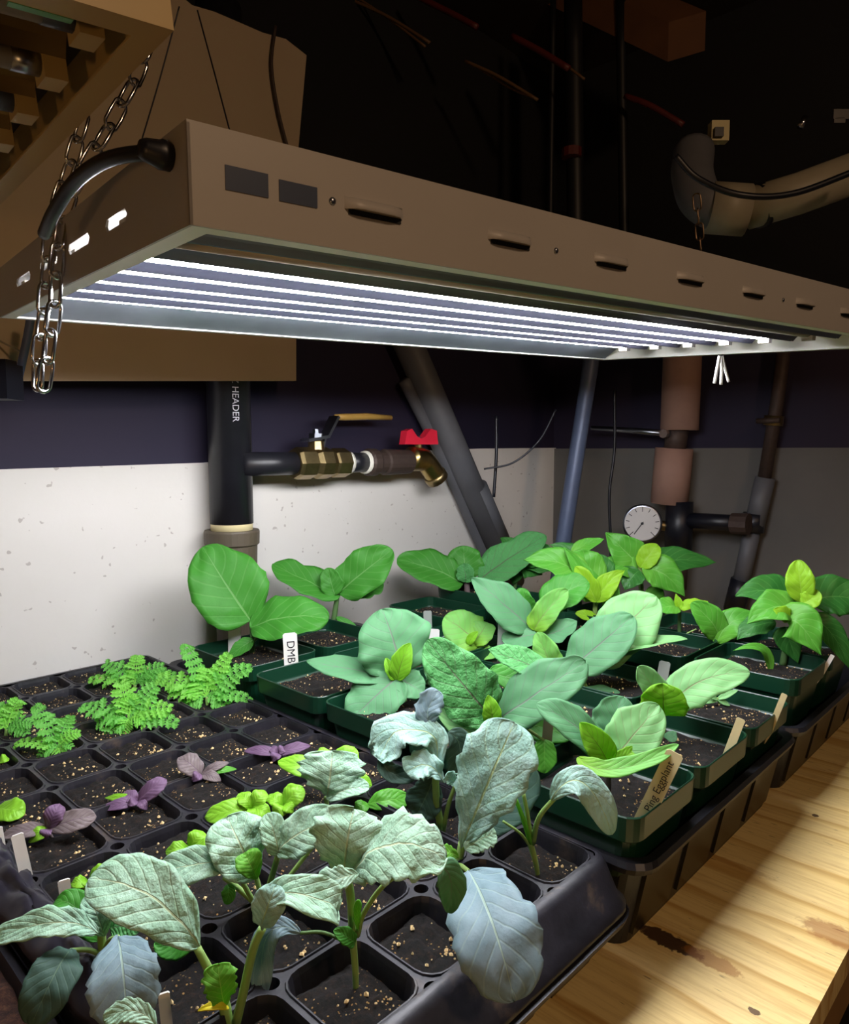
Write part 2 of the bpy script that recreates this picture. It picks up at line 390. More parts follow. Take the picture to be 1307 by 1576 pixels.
# ================================================================== TRAYS
def perlite_mb(spots):
    mb = MB()
    for p, s in spots:
        n = len(mb.v)
        for d in ((1, 0, 0), (0, 1, 0), (-1, 0, 0), (0, -1, 0), (0, 0, 1), (0, 0, -1)):
            mb.v.append(V(p)+V(d)*s*random.uniform(.6, 1.2))
        mb.f += [tuple(n+i for i in f) for f in ((0, 1, 4), (1, 2, 4), (2, 3, 4), (3, 0, 4), (1, 0, 5), (2, 1, 5), (3, 2, 5), (0, 3, 5))]
    return mb
def soil_mesh(hx, hy, r, amp, seed, n=12):
    v = []; f = []
    for j in range(n+1):
        for i in range(n+1):
            x = (i/n*2-1)*hx; y = (j/n*2-1)*hy
            dxx = max(0, abs(x)-(hx-r)); dyy = max(0, abs(y)-(hy-r)); L = math.hypot(dxx, dyy)
            if L > r: k = r/L; x = math.copysign(hx-r+dxx*k, x); y = math.copysign(hy-r+dyy*k, y)
            edge = max(abs(x)/hx, abs(y)/hy)
            z = noise.fractal(V((x*130+seed*9, y*130, seed)), 1, 2, 4)*amp - amp*1.6*max(0, edge-.8)/.2
            v.append((x, y, z))
    for j in range(n):
        for i in range(n): a = j*(n+1)+i; f.append((a, a+1, a+n+2, a+n+1))
    me = bpy.data.meshes.new('soil'); me.from_pydata(v, [], f); me.materials.append(M('soil')); me.polygons.foreach_set('use_smooth', [True]*len(f)); return me
PX, PY, GX0, GY0, NX, NY, ZT = .045, .0502, .113, .190, 5, 11, .062
tray = thing('cell_tray', 'black five-by-eleven cell tray of seedlings in front of the white wall', 'seed tray', (GX0+NX*PX/2, GY0+NY*PY/2, 0))
TL = V(tray.location)
# outer arcs must run the same way as the rounded rectangle: build them explicitly
def cell_outer(hx, hy, hr):
    out = []
    for (sx, sy) in ((1, -1), (1, 1), (-1, 1), (-1, -1)):
        # concave quarter circle about the corner, walked counter-clockwise around the cell
        start = {(1, -1): 180, (1, 1): 270, (-1, 1): 0, (-1, -1): 90}[(sx, sy)]
        for k in range(5):
            a = math.radians(start - 90*k/4); out.append(V((sx*hx+hr*math.cos(a), sy*hy+hr*math.sin(a), 0)))
    return out
mb = MB(); hx, hy = PX/2, PY/2; outer = cell_outer(hx, hy, .0038)
inn = lambda d, z, r: rrect(hx-d, hy-d, r, z, 4)
mb.rings([[p+V((0, 0, -.006)) for p in outer], outer, inn(.0010, 0, .0105), inn(.0013, .0009, .0105), inn(.0020, .0009, .0102), inn(.0026, -.002, .0100), inn(.0040, -.014, .010), inn(.009, -.045, .008)])
mb.f.append(tuple(7*20+k for k in range(20)))
proto = mb.build('cell', 'tray_plastic', tray, smooth=False, local=True)
soils = [soil_mesh(hx-.0028, hy-.0028, .0095, .0024, s, 16) for s in range(5)]
perl = []
for j in range(NY):
    for i in range(NX):
        c = V((GX0+(i+.5)*PX, GY0+(j+.5)*PY, ZT)) - TL
        o = proto if (i, j) == (0, 0) else copyo(proto, tray)
        o.location = c
        s = bpy.data.objects.new('soil', soils[(i*3+j*2) % 5]); C.objects.link(s); s.parent = tray; s.location = c - V((0, 0, (.0058 if j < 2 else .0018) + .0022*random.random()))
        s.rotation_euler.z = math.pi*((i+j) % 2)
        for k in range(random.randint(16, 30)):
            x = random.uniform(-.85, .85)*(hx-.006); y = random.uniform(-.85, .85)*(hy-.006)
            if random.random() < .4: x, y = x*.4+.3*hx, y*.4-.4*hy
            perl.append((c + TL + V((x, y, s.location.z-c.z+.0006)), random.choice((.0004, .0005, .0006, .0006, .0009, .0009, .0014))))
o = perlite_mb(perl).build('perlite', 'perlite', tray); o['kind'] = 'stuff'
# skirt of the insert and the outer tray that holds it
def rr2(x0, x1, y0, y1, r, z): return [p for p in rrect((x1-x0)/2, (y1-y0)/2, r, z, 5, (x0+x1)/2, (y0+y1)/2)]
X0, X1, Y0, Y1 = GX0, GX0+NX*PX, GY0, GY0+NY*PY
mb = MB().rings([rr2(X0+.001, X1-.001, Y0+.001, Y1-.001, .004, ZT+.0012), rr2(X0-.003, X1+.0015, Y0-.003, Y1+.002, .008, ZT+.0016), rr2(X0-.006, X1+.0025, Y0-.007, Y1+.003, .012, ZT-.001),
                 rr2(X0-.009, X1+.0035, Y0-.015, Y1+.005, .014, .047), rr2(X0-.015, X1+.0045, Y0-.020, Y1+.008, .016, .0445), rr2(X0-.015, X1+.0045, Y0-.020, Y1+.008, .016, .042)])
mb.build('insert_skirt', 'tray_plastic', tray, smooth=True)
mb = MB().rings([rr2(X0+.004, X1-.004, Y0+.006, Y1-.006, .016, .0), rr2(X0-.006, X1, Y0-.009, Y1+.004, .016, .036), rr2(X0-.016, X1+.0045, Y0-.021, Y1+.008, .018, .037), rr2(X0-.017, X1+.0055, Y0-.022, Y1+.009, .018, .0405), rr2(X0-.010, X1+.003, Y0-.014, Y1+.006, .016, .041)], closed_bot=True)
mb.build('outer_tray', 'black_plastic', tray, smooth=False)
for k in range(4):
    x = X0+.02+k*.052; MB().prism([V((x, Y0-.0100, .034)), V((x+.04, Y0-.0100, .034)), V((x+.038, Y0-.0005, .006)), V((x+.002, Y0-.0005, .006))], (0, .002, 0)).build('wall_panel', 'tray_side', tray)

# wrinkled black plastic edge and the soil-filled tray beside it, lower left
lt = thing('soil_tray', 'black tray of bare brown soil at the lower left edge', 'seed tray', (-.03, .45, 0))
LO = V(lt.location)
mb = MB().rings([rr2(-.15, .084, .19, .73, .01, 0), rr2(-.158, .092, .182, .738, .012, .046), rr2(-.16, .0945, .18, .74, .012, .048), rr2(-.155, .0915, .185, .735, .012, .048), rr2(-.150, .086, .19, .73, .01, .03)], closed_bot=True)
mb.build('tray_body', 'black_plastic', lt)
so = bpy.data.objects.new('soil', soil_mesh(.122, .273, .01, .003, 3, 60)); C.objects.link(so); so.data.materials[0] = M('red_soil'); so.parent = lt; so.location = V((-.032, .46, .0475)) - LO
sp = [((random.uniform(-.05, .078), random.uniform(.2, .6), .049), random.choice((.0008, .0012, .0018))) for k in range(160)]
o = perlite_mb(sp).build('perlite', 'perlite', lt); o['kind'] = 'stuff'
v = []; f = []; NU, NVv = 60, 14
for i in range(NU+1):
    y = .235 + .235*i/NU
    for j in range(NVv+1):
        t_ = j/NVv; x = .1125-(.010+.012*i/NU)*t_ + .003*noise.noise(V((y*60, t_*3, 2))); bump_ = .006*math.sin(math.pi*t_)*(1+.8*noise.noise(V((y*45, 0, 5))))
        z = .0645 - .010*t_*t_ + bump_*.6 + .005*noise.fractal(V((y*75, t_*4, 1)), 1, 2, 4)*math.sin(math.pi*min(1, t_+.1))
        v.append((x, y, z))
for i in range(NU):
    for j in range(NVv): a = i*(NVv+1)+j; f.append((a, a+1, a+NVv+2, a+NVv+1))
simple('plastic_sheet', (38, 37, 46), .3, var=.4, scale=60)
o = link('plastic_liner', v, f, 'plastic_sheet', None, True); md = o.modifiers.new('thick', 'SOLIDIFY'); md.thickness = .001
tag(o, 'wrinkled dark plastic sheet over the left rim of the cell tray', 'plastic sheet')

def open_tray(x0, x1, y0, y1, label):
    t = thing('growing_tray', label, 'seed tray', ((x0+x1)/2, (y0+y1)/2, 0), 'open trays under the green pots')
    bx = .010
    mb = MB().rings([rr2(x0+bx, x1-bx, y0+.018, y1-.02, .012, .0), rr2(x0+.008, x1-.008, y0+.008, y1-.008, .014, .050), rr2(x0, x1, y0, y1, .016, .052), rr2(x0-.0015, x1+.0015, y0-.0015, y1+.0015, .016, .056), rr2(x0, x1, y0, y1, .016, .059), rr2(x0+.006, x1-.006, y0+.006, y1-.006, .014, .058), rr2(x0+.010, x1-.010, y0+.010, y1-.010, .013, .050), rr2(x0+bx+.002, x1-bx-.002, y0+.0195, y1-.022, .011, .003)], closed_bot=True, closed_top=True)
    mb.build('tray_body', 'black_plastic', t)
    w_ = (x1-x0-.03)/4
    for k in range(4):
        xa = x0+.018+k*w_; xb = xa+w_*.84
        MB().prism([V((xa, y0+.0065, .047)), V((xb, y0+.0065, .047)), V((xb-.001, y0+.0150, .006)), V((xa+.001, y0+.0150, .006))], (0, .004, 0)).build('wall_panel', 'tray_side', t)
    return t
open_tray(.345, .6065, .168, .715, 'black open tray under the green pots beside the cell tray')
open_tray(.610, .890, .168, .700, 'black open tray at the far right end of the bench')

# ================================================================== POTS
def pot_parts(w, d, h):
    mb = MB()
    R = lambda k, z, r=.010: rrect(w/2-k, d/2-k, r, z, 4)
    mb.rings([R(.0185, 0), R(.0050, h-.016), R(.0012, h-.015), R(.0004, h-.001), R(.0004, h), R(.0016, h), R(.0022, h-.013), R(.0042, h-.015), R(.0066, h-.03), R(.0190, .002)], closed_bot=True, closed_top=True)
    return mb
POTS = {}
def pot(x0, x1, y0, y1, label, z0=.0035, h=.0815, soil_drop=.011, hill=0):
    c = V(((x0+x1)/2, (y0+y1)/2, z0)); t = thing('green_pot', label, 'plant pot', c, 'square green pots')
    o = pot_parts(x1-x0-.002, y1-y0-.002, h).build('pot_body', 'pot_green', t, smooth=False, local=True)
    bv = o.modifiers.new('soft', 'BEVEL'); bv.width = .0006; bv.segments = 1; bv.limit_method = 'ANGLE'
    so = bpy.data.objects.new('soil', soil_mesh((x1-x0)/2-.0062, (y1-y0)/2-.0062, .010, .0022, len(POTS)+11, 20)); C.objects.link(so); so.parent = t; so.location = (0, 0, h-soil_drop)
    ps = []
    for k in range(34):
        p = c + V((random.uniform(-.9, .9)*((x1-x0)/2-.01), random.uniform(-.9, .9)*((y1-y0)/2-.01), h-soil_drop+.0008)); ps.append((p, random.choice((.0006, .0008, .0008, .0012))))
    pe = perlite_mb(ps).build('perlite', 'perlite', t); pe['kind'] = 'stuff'
    POTS[len(POTS)] = t; return t
ROW = [(.171, .262), (.264, .353), (.355, .446), (.448, .545), (.560, .668)]
COL = [(.3425, .4277), (.430, .516), (.5175, .6035)]
names = {
 (0, 0): 'square green pot at the near corner with the lettered cream tag', (1, 0): 'square green pot, second from the near corner along the bench edge', (2, 0): 'square green pot, third from the near corner along the bench edge',
 (0, 1): 'square green pot just behind the near corner pot', (1, 1): 'square green pot under the large crinkled eggplant leaf', (2, 1): 'square green pot behind the third pot of the bench edge row',
 (0, 2): 'square green pot holding the round blue-green eggplant beside the cell tray', (1, 2): 'square green pot in the crowded middle of the open tray', (2, 2): 'square green pot in the crowded far middle of the open tray',
 (0, 3): 'square green pot with the black-lettered white tag beside the cell tray', (1, 3): 'square green pot behind the round blue-green eggplant', (2, 3): 'square green pot behind the light green square-leaved eggplant',
 (0, 4): 'square green pot touching the feathery marigolds near the wall', (1, 4): 'square green pot by the wall with the two-leaved eggplant', (2, 4): 'square green pot by the wall with a small grey tag'}
for (i, j), lb in names.items():
    xa, xb = COL[i]
    if j == 4: xa, xb = [(.349, .435), (.441, .527), (.622, .708)][i]
    pot(xa, xb, *ROW[j], lb)
for k, (xa, ya, lb) in enumerate(((.618, .172, 'large green pot of pepper plants nearest the bench edge at right'), (.712, .172, 'green pot at the far right end of the bench edge row'),
        (.618, .268, 'green pot with the small young pepper behind the tall pepper pot'), (.712, .268, 'green pot in the far tray, second row from the edge at right'),
        (.618, .366, 'green pot in the far tray under the yellow-green pepper'), (.712, .366, 'green pot in the far tray under the pointed-leaf pepper'),
        (.69, .465, 'green pot in the far tray in front of the slanted grey pipe'), (.714, .575, 'green pot in the far tray nearest the white wall'))):
    pot(xa, xa+.090, ya, ya+.092, lb, z0=.0035, h=.0935)

# ================================================================== PLANTS
PROF = {'egg': (.55, .75), 'egg_broad': (.42, .5), 'kale': (.85, .36), 'kale_long': (1.1, .42), 'kale_round': (.6, .42), 'pepper': (.6, 1.0), 'basil': (.55, .55), 'basil_long': (.6, .75)}
def prof(kind, u):
    a, b = PROF[kind]; um = a/(a+b); f = lambda x: (max(x, 0)**a)*(max(1-x, 0)**b)
    return f(u)/f(um)
def leaf(root, D0, pts, w, mat, kind='egg', k=.6, fold=.18, ruf=.06, teeth=0, bend=0, wav=3.0, name='leaf', seed=None, cup=0):
    """pts: (px, py, towards camera in cm) from blade base to tip; w: apparent width"""
    P = [on_z(p[0], p[1], p[2][0]) if len(p) > 2 and isinstance(p[2], tuple) else at(p[0], p[1], D0 - (p[2] if len(p) > 2 else 0)/100) for p in pts]
    if len(P) == 2:
        mid = (P[0]+P[1])/2; L = (P[1]-P[0]).length
        mid = mid + UP*L*bend; P = [P[0], mid, P[1]]
    if len(P) == 3:
        ctrl = P[1]*2-(P[0]+P[2])*.5
        cv = lambda u: P[0]*(1-u)**2+ctrl*2*u*(1-u)+P[2]*u*u
    else:
        cc = curve(P, 8); cv = lambda u: cc[min(len(cc)-1, int(round(u*(len(cc)-1))))]
    sd = seed if seed is not None else random.random()*50
    NUu, NVh = (34, 6) if kind.startswith('kale') else (22, 6)
    mid = cv(.5); toc = (EYE-mid).normalized(); nh = (UP*(1-k)+toc*k).normalized()
    T = (cv(.55)-cv(.45)).normalized(); ac = T.cross(nh).normalized()
    a2 = proj(mid+ac*.002)-proj(mid); t2 = proj(mid+T*.002)-proj(mid)
    ppm = a2.length/.002
    if t2.length > .2*a2.length:
        tn = t2.normalized(); ppm = abs(a2.x*tn.y-a2.y*tn.x)/.002
    ppm = max(ppm, .42*FOC/max(.1, (mid-EYE).dot(FWD)))
    Wd = w/ppm/2
    v = []; uv = []; f = []
    for i in range(NUu+1):
        u = i/NUu; uu = .5-.5*math.cos(math.pi*u) if kind != 'x' else u
        p = cv(uu); t_ = (cv(min(1, uu+.03))-cv(max(0, uu-.03))).normalized()
        a = t_.cross(nh)
        a = a.normalized() if a.length > 1e-4 else ac
        n = a.cross(t_).normalized()
        if n.dot(nh) < 0: n = -n
        hw = Wd*max(prof(kind, uu), .012)
        for j in range(-NVh, NVh+1):
            vv = j/NVh; av = abs(vv); e = av**3
            sc = 1 + e*(teeth*(math.sin(uu*38+sd+(0 if vv > 0 else 1.7))+.4*math.sin(uu*71+sd)) + (.22 if kind == 'egg_broad' else .15)*noise.noise(V((uu*4.0+sd, 3 if vv > 0 else 9, sd))) + .05*noise.noise(V((uu*13+sd, 5 if vv > 0 else 1, sd))))
            off = fold*av*hw + cup*hw*av*av + ruf*Wd*av*av*math.sin(uu*wav*6.28+sd*3+(0 if vv > 0 else 2)) + .085*Wd*noise.noise(V((uu*5+sd, vv*2.2, sd))) + (.065 if kind.startswith('kale') else .03)*Wd*noise.noise(V((uu*13+sd, vv*5, sd)))
            v.append(p + a*(vv*hw*sc) + n*off); uv.append((uu, .5+.5*vv))
    S = 2*NVh+1
    for i in range(NUu):
        for j in range(S-1): q = i*S+j; f.append((q, q+S, q+S+1, q+1))
    o = link(name, v, f, mat, root, True, uvs=uv)
    # make the upper face the front face
    me = o.data
    if me.polygons[len(me.polygons)//2+2].normal.dot(nh) < 0: me.flip_normals()
    md = o.modifiers.new('thick', 'SOLIDIFY'); md.thickness = .00045; md.offset = 0
    return o
def stalk(root, D0, pts, r0, r1, mat='stem_green', name='stem', seg=7):
    P = [p if isinstance(p, V) else at(p[0], p[1], D0-(p[2] if len(p) > 2 else 0)/100) for p in pts]
    cc = curve(P, 6); N = len(cc)
    px = (sum((p-EYE).dot(FWD) for p in cc)/N)/FOC/2
    return link(name, *(lambda mb: (mb.v, mb.f))(MB().tube(cc, [(r0+(r1-r0)*i/(N-1))*px for i in range(N)], seg)), mat, root, True, uvs=[(.9, 0)]*(N*seg))
def plant(name, label, cat, base, zs, group=None):
    b = on_z(base[0], base[1], zs); t = thing(name, label, cat, b, group); return t, b, b.dot(EF)
ZP, ZCELL = .0735, .0535
def frond(root, D0, pts, w, mat, n=9, seed=0, k=.5):
    """feathery leaf: rachis with toothed leaflets on both sides"""
    P = [at(p[0], p[1], D0-(p[2] if len(p) > 2 else 0)/100) for p in pts]
    if len(P) == 2: P = [P[0], (P[0]+P[1])/2+UP*(P[1]-P[0]).length*.12, P[1]]
    ctrl = P[1]*2-(P[0]+P[2])*.5; cv = lambda u: P[0]*(1-u)**2+ctrl*2*u*(1-u)+P[2]*u*u
    toc = (EYE-P[1]).normalized(); nh = (UP*(1-k)+toc*k).normalized(); rnd = random.Random(seed)
    Wd = w*(P[1]-EYE).dot(FWD)/FOC/2
    mb = MB(); cc = [cv(i/8) for i in range(9)]; mb.tube(cc, [.0007-.0005*i/8 for i in range(9)], 5)
    L = (P[2]-P[0]).length
    for i in range(n):
        u = .16+.80*i/(n-1); p = cv(u); t_ = (cv(min(1, u+.02))-cv(u-.02)).normalized(); a = t_.cross(nh).normalized(); nn = a.cross(t_).normalized()
        for s in (-1, 1):
            ln = Wd*(.55+.5*math.sin(math.pi*min(1, u*1.05)**.8))*rnd.uniform(.85, 1.15)
            d = (a*s*.9+t_*.42+nn*rnd.uniform(-.35, .55)).normalized(); c = d.cross(nn).normalized(); wl = L/n*.62
            n0 = len(mb.v); prof_ = [(0, .15), (.22, .8), (.32, .45), (.5, 1.0), (.6, .5), (.78, .75), (.86, .35), (1, .05)]
            for q, ww in prof_:
                cen = p+d*ln*q - UP*ln*.18*q*q; mb.v += [cen+c*wl*ww+nn*wl*.2, cen-nn*wl*.05, cen-c*wl*ww+nn*wl*.2]
            for q in range(len(prof_)-1):
                b = n0+q*3; mb.f += [(b, b+1, b+4, b+3), (b+1, b+2, b+5, b+4)]
    return link('frond', mb.v, mb.f, mat, root, False, uvs=[(.5, .2)]*len(mb.v))
SEED = 'eggplant seedlings'
# ---- eggplants
t, b, D = plant('eggplant', 'eggplant with one huge upright green leaf in front of the capped pipe', 'plant', (388, 1005), ZP, SEED)
stalk(t, D, [b, (389, 985), (386, 956)], 9, 6, 'stem_dark'); 
leaf(t, D, [(386, 955, .5), (352, 905, .6), (312, 842, -.6)], 116, 'egg_green', 'egg_broad', k=.85, fold=.12, ruf=.05, seed=1)
leaf(t, D, [(386, 966, 1), (442, 950, 1.5), (506, 952, 1)], 64, 'egg_green', 'egg_broad', k=.55, fold=.1, ruf=.08, seed=2)
leaf(t, D, [(390, 985, 1), (372, 996, 1.6), (350, 1013, 2)], 22, 'egg_green', 'egg', k=.6, seed=3)
stalk(t, D, [(388, 990, 0), (400, 975, .5), (392, 968, 1)], 5, 4, 'stem_dark', 'petiole')
t, b, D = plant('eggplant', 'eggplant with two wing-like green leaves by the wall beside the black pipe', 'plant', (513, 963), ZP, SEED)
stalk(t, D, [b, (516, 940), (520, 912)], 10, 7, 'stem_dark')
leaf(t, D, [(524, 916, 0), (472, 894, .5), (420, 868, 0)], 46, 'egg_green', 'egg_broad', k=.5, fold=.15, seed=4)
leaf(t, D, [(522, 912, 0), (560, 880, 0), (604, 846, -.5)], 66, 'egg_green', 'egg_broad', k=.8, fold=.22, ruf=.1, seed=5)
leaf(t, D, [(516, 916, .6), (510, 897, .6), (505, 874, .3)], 36, 'egg_green', 'egg_broad', k=.9, fold=.2, seed=6)
leaf(t, D, [(540, 908, -1), (565, 905, -1.5), (590, 898, -2)], 36, 'egg_green', 'egg_broad', k=.6, seed=7)
leaf(t, D, [(518, 950, .5), (542, 968, 1), (552, 985, 1.2)], 16, 'egg_green', 'egg', k=.6, seed=8)
t, b, D = plant('eggplant', 'blue-green eggplant with four broad round leaves beside the cell tray', 'plant', (622, 1080), ZP, SEED)
stalk(t, D, [b, (618, 1060), (612, 1035)], 11, 8, 'stem_green')
leaf(t, D, [(617, 1034, 0), (607, 990, 0), (588, 938, -1.5)], 118, 'egg_blue', 'egg_broad', k=.65, fold=.06, seed=10)
leaf(t, D, [(606, 1042, 0), (540, 1030, .5), (472, 1018, .5)], 40, 'egg_blue', 'egg', k=.45, fold=.05, seed=11)
leaf(t, D, [(612, 1042, .5), (578, 1072, 2.0), (536, 1112, 3)], 78, 'egg_blue', 'egg_broad', k=.6, fold=.03, ruf=.1, seed=12)
leaf(t, D, [(613, 1042, .2), (632, 1054, .8), (652, 1066, 1)], 46, 'egg_blue', 'egg_broad', k=.6, seed=13)
leaf(t, D, [(652, 1028, -1), (668, 1036, -1), (672, 1060, -1)], 40, 'egg_blue', 'egg_broad', k=.6, seed=14)
leaf(t, D, [(612, 1046, .8), (618, 1020, .9), (632, 990, .4)], 34, 'lime_new', 'egg', k=.9, fold=.45, seed=15)
leaf(t, D, [(608, 1046, .8), (600, 1030, .9), (594, 1012, .4)], 16, 'lime_new', 'egg', k=.9, fold=.45, seed=16)
t, b, D = plant('eggplant', 'eggplant with a large crinkled upright leaf behind the silvery kale', 'plant', (760, 1175), ZP, SEED)
stalk(t, D, [b, (757, 1140), (756, 1098)], 15, 12, 'stem_purple')
leaf(t, D, [(758, 1106, .6), (718, 1060, .8), (658, 985, -.5)], 92, 'egg_mid', 'egg_broad', k=.75, fold=.1, ruf=.12, wav=4, seed=20)
leaf(t, D, [(772, 1104, 0), (832, 1064, .3), (902, 1018, 0)], 84, 'egg_blue', 'egg_broad', k=.6, fold=.1, ruf=.08, seed=21)
leaf(t, D, [(748, 1142, 1), (712, 1120, 1.4), (668, 1086, 1)], 40, 'egg_pale', 'egg', k=.6, seed=22)
leaf(t, D, [(758, 1112, 1), (757, 1096, 1.2), (752, 1070, .8)], 30, 'lime_new', 'egg', k=.9, fold=.3, seed=23)
leaf(t, D, [(838, 1138, 1), (838, 1164, 1.5), (838, 1190, 1.8)], 38, 'basil_deep', 'egg_broad', k=.9, seed=24)
stalk(t, D, [(762, 1150, 0), (800, 1120, .4), (838, 1140, 1)], 6, 5, 'stem_green', 'petiole')
leaf(t, D, [(848, 1034, -2), (800, 1018, -2), (752, 1000, -2)], 40, 'egg_mid', 'egg', k=.4, seed=25)
leaf(t, D, [(776, 1096, -1.5), (835, 1120, -1.5), (890, 1128, -1.5)], 50, 'egg_green', 'egg', k=.5, seed=26)
leaf(t, D, [(752, 1034, -3), (812, 1046, -3), (880, 1040, -3)], 46, 'egg_green', 'egg', k=.5, seed=27)
t, b, D = plant('eggplant', 'eggplant with crinkled yellow-green heart in the centre of the crowded pots', 'plant', (826, 1008), ZP, SEED)
stalk(t, D, [b, (826, 992), (825, 966)], 11, 9, 'stem_green')
leaf(t, D, [(818, 968, .3), (778, 932, .8), (726, 890, .3)], 58, 'egg_blue', 'egg', k=.6, fold=.08, seed=30)
leaf(t, D, [(822, 970, .8), (842, 940, .9), (874, 908, .3)], 40, 'egg_lime', 'egg_broad', k=.8, fold=.35, ruf=.1, seed=31)
leaf(t, D, [(838, 935, -1.2), (868, 912, -1.2), (906, 896, -1.5)], 54, 'egg_green', 'egg_broad', k=.6, seed=32)
leaf(t, D, [(826, 975, 1), (802, 980, 1.4), (772, 982, 1.3)], 40, 'egg_blue', 'egg_broad', k=.5, seed=33)
leaf(t, D, [(830, 978, 1), (858, 972, 1.2), (888, 956, 1)], 38, 'egg_blue', 'egg', k=.5, seed=34)
leaf(t, D, [(818, 962, -2), (806, 930, -2), (812, 908, -2)], 40, 'egg_green', 'egg_broad', k=.7, seed=35)
t, b, D = plant('eggplant', 'broad-leaved grey-green eggplant right of the crinkled upright leaf', 'plant', (900, 1058), ZP, SEED)
stalk(t, D, [b, (892, 1040), (880, 1024)], 11, 8, 'stem_green')
leaf(t, D, [(878, 1030, .8), (925, 990, .8), (974, 948, 0)], 78, 'egg_blue', 'egg_broad', k=.65, fold=.05, seed=40)
leaf(t, D, [(905, 1015, -.8), (960, 965, -1), (1010, 918, -1.4)], 92, 'egg_pale', 'egg_broad', k=.7, fold=.05, seed=41)
leaf(t, D, [(932, 1012, 0), (985, 994, .3), (1058, 984, .3)], 22, 'egg_pale', 'egg', k=.25, fold=.4, seed=42)
leaf(t, D, [(848, 1036, 1), (842, 1010, 1.2), (826, 974, .6)], 42, 'egg_lime', 'egg_broad', k=.85, fold=.2, ruf=.12, seed=43)
leaf(t, D, [(888, 1082, 1.5), (918, 1068, 1.6), (954, 1066, 1.4)], 26, 'egg_blue', 'egg', k=.5, seed=44)
stalk(t, D, [(882, 1032, .4), (862, 1034, .8), (848, 1036, 1)], 6, 5, 'stem_green', 'petiole')
stalk(t, D, [(892, 1050, .4), (884, 1072, 1), (888, 1082, 1.5)], 5, 4, 'stem_green', 'petiole')
t, b, D = plant('eggplant', 'lime-hearted eggplant in the near corner pot beside the lettered tag', 'plant', (936, 1228), ZP, SEED)
stalk(t, D, [b, (936, 1200), (938, 1165)], 11, 9, 'stem_purple')
leaf(t, D, [(934, 1168, .2), (886, 1118, 0), (826, 1084, -.6)], 50, 'egg_blue', 'egg_broad', k=.5, seed=50)
leaf(t, D, [(930, 1140, -1.2), (945, 1108, -1.5), (958, 1072, -2)], 70, 'egg_blue', 'egg_broad', k=.6, seed=51)
leaf(t, D, [(942, 1172, .6), (975, 1132, .6), (1014, 1086, -.2)], 86, 'egg_pale', 'egg_broad', k=.7, fold=.08, seed=52)
leaf(t, D, [(936, 1174, 1), (920, 1146, 1.2), (893, 1112, .8)], 44, 'lime_new', 'egg', k=.85, fold=.4, seed=53)
leaf(t, D, [(944, 1176, 1.1), (962, 1164, 1.2), (990, 1148, .8)], 24, 'lime_new', 'egg', k=.7, fold=.3, seed=54)
leaf(t, D, [(890, 1166, 2), (950, 1184, 2.8), (1044, 1146, 2)], 30, 'egg_lime', 'egg_broad', k=.45, fold=.25, seed=55)
t, b, D = plant('eggplant', 'purple-stemmed eggplant with one long pale leaf in the second edge pot', 'plant', (1020, 1140), ZP, SEED)
stalk(t, D, [b, (1021, 1122), (1022, 1092)], 10, 7, 'stem_purple')
leaf(t, D, [(1030, 1092, -.3), (1075, 1050, 0), (1154, 1034, .4)], 66, 'egg_pale', 'egg_broad', k=.6, fold=.08, seed=60)
leaf(t, D, [(1016, 1080, -.3), (1004, 1056, 0), (982, 1026, 0)], 40, 'egg_pale', 'egg_broad', k=.7, seed=61)
leaf(t, D, [(1022, 1100, 1), (1021, 1078, 1.6), (1020, 1052, 1.6)], 76, 'lime_new', 'egg_broad', k=.9, fold=.3, seed=62)
leaf(t, D, [(1026, 1128, 1), (1034, 1134, 1.4), (1042, 1138, 1.6)], 18, 'egg_blue', 'egg_broad', k=.6, seed=63)
t, b, D = plant('seedling', 'tiny pale seedling in the third pot of the bench edge row', 'plant', (1108, 1086), ZP, 'tiny seedlings')
stalk(t, D, [b, (1106, 1080), (1104, 1074)], 4, 3)
for tip, w in (((1136, 1062), 10), ((1082, 1082), 9), ((1124, 1086), 8), ((1088, 1070), 7)): leaf(t, D, [(1105, 1076, 0), tip+(.4,)], w, 'egg_pale', 'egg', k=.6)
t, b, D = plant('eggplant', 'green eggplant with cupped leaves at the wall below the grey drain pipe', 'plant', (722, 930), ZP, SEED)
stalk(t, D, [b, (720, 915), (718, 892)], 11, 8, 'stem_purple')
leaf(t, D, [(712, 900, .4), (668, 876, .6), (611, 862, 0)], 52, 'egg_green', 'egg_broad', k=.55, fold=.15, seed=70)
leaf(t, D, [(718, 892, -.6), (715, 868, -.8), (714, 840, -1.2)], 60, 'egg_green', 'egg_broad', k=.8, fold=.15, seed=71)
leaf(t, D, [(738, 892, 0), (780, 862, .2), (840, 824, -.3)], 54, 'egg_mid', 'egg_broad', k=.65, fold=.12, ruf=.08, seed=72)
leaf(t, D, [(742, 930, 1), (722, 934, 1.4), (698, 938, 1.4)], 24, 'egg_green', 'egg_broad', k=.5, seed=73)
leaf(t, D, [(717, 896, .8), (716, 882, .9), (712, 868, .6)], 28, 'egg_mid', 'egg_broad', k=.9, fold=.3, seed=74)
t, b, D = plant('eggplant', 'light green square-leaved eggplant between the blue-green one and the wall', 'plant', (722, 1010), ZP, SEED)
stalk(t, D, [b, (724, 1002), (726, 990)], 8, 6, 'stem_green')
leaf(t, D, [(738, 992, 0), (716, 972, .2), (684, 950, -.3)], 62, 'egg_lime', 'egg_broad', k=.6, fold=.08, seed=80)
leaf(t, D, [(728, 990, .2), (742, 972, 0), (750, 958, -.6)], 40, 'egg_lime', 'egg_broad', k=.6, seed=81)
leaf(t, D, [(722, 992, .9), (726, 982, .9), (736, 972, .7)], 14, 'lime_new', 'egg', k=.8, fold=.4, seed=82)
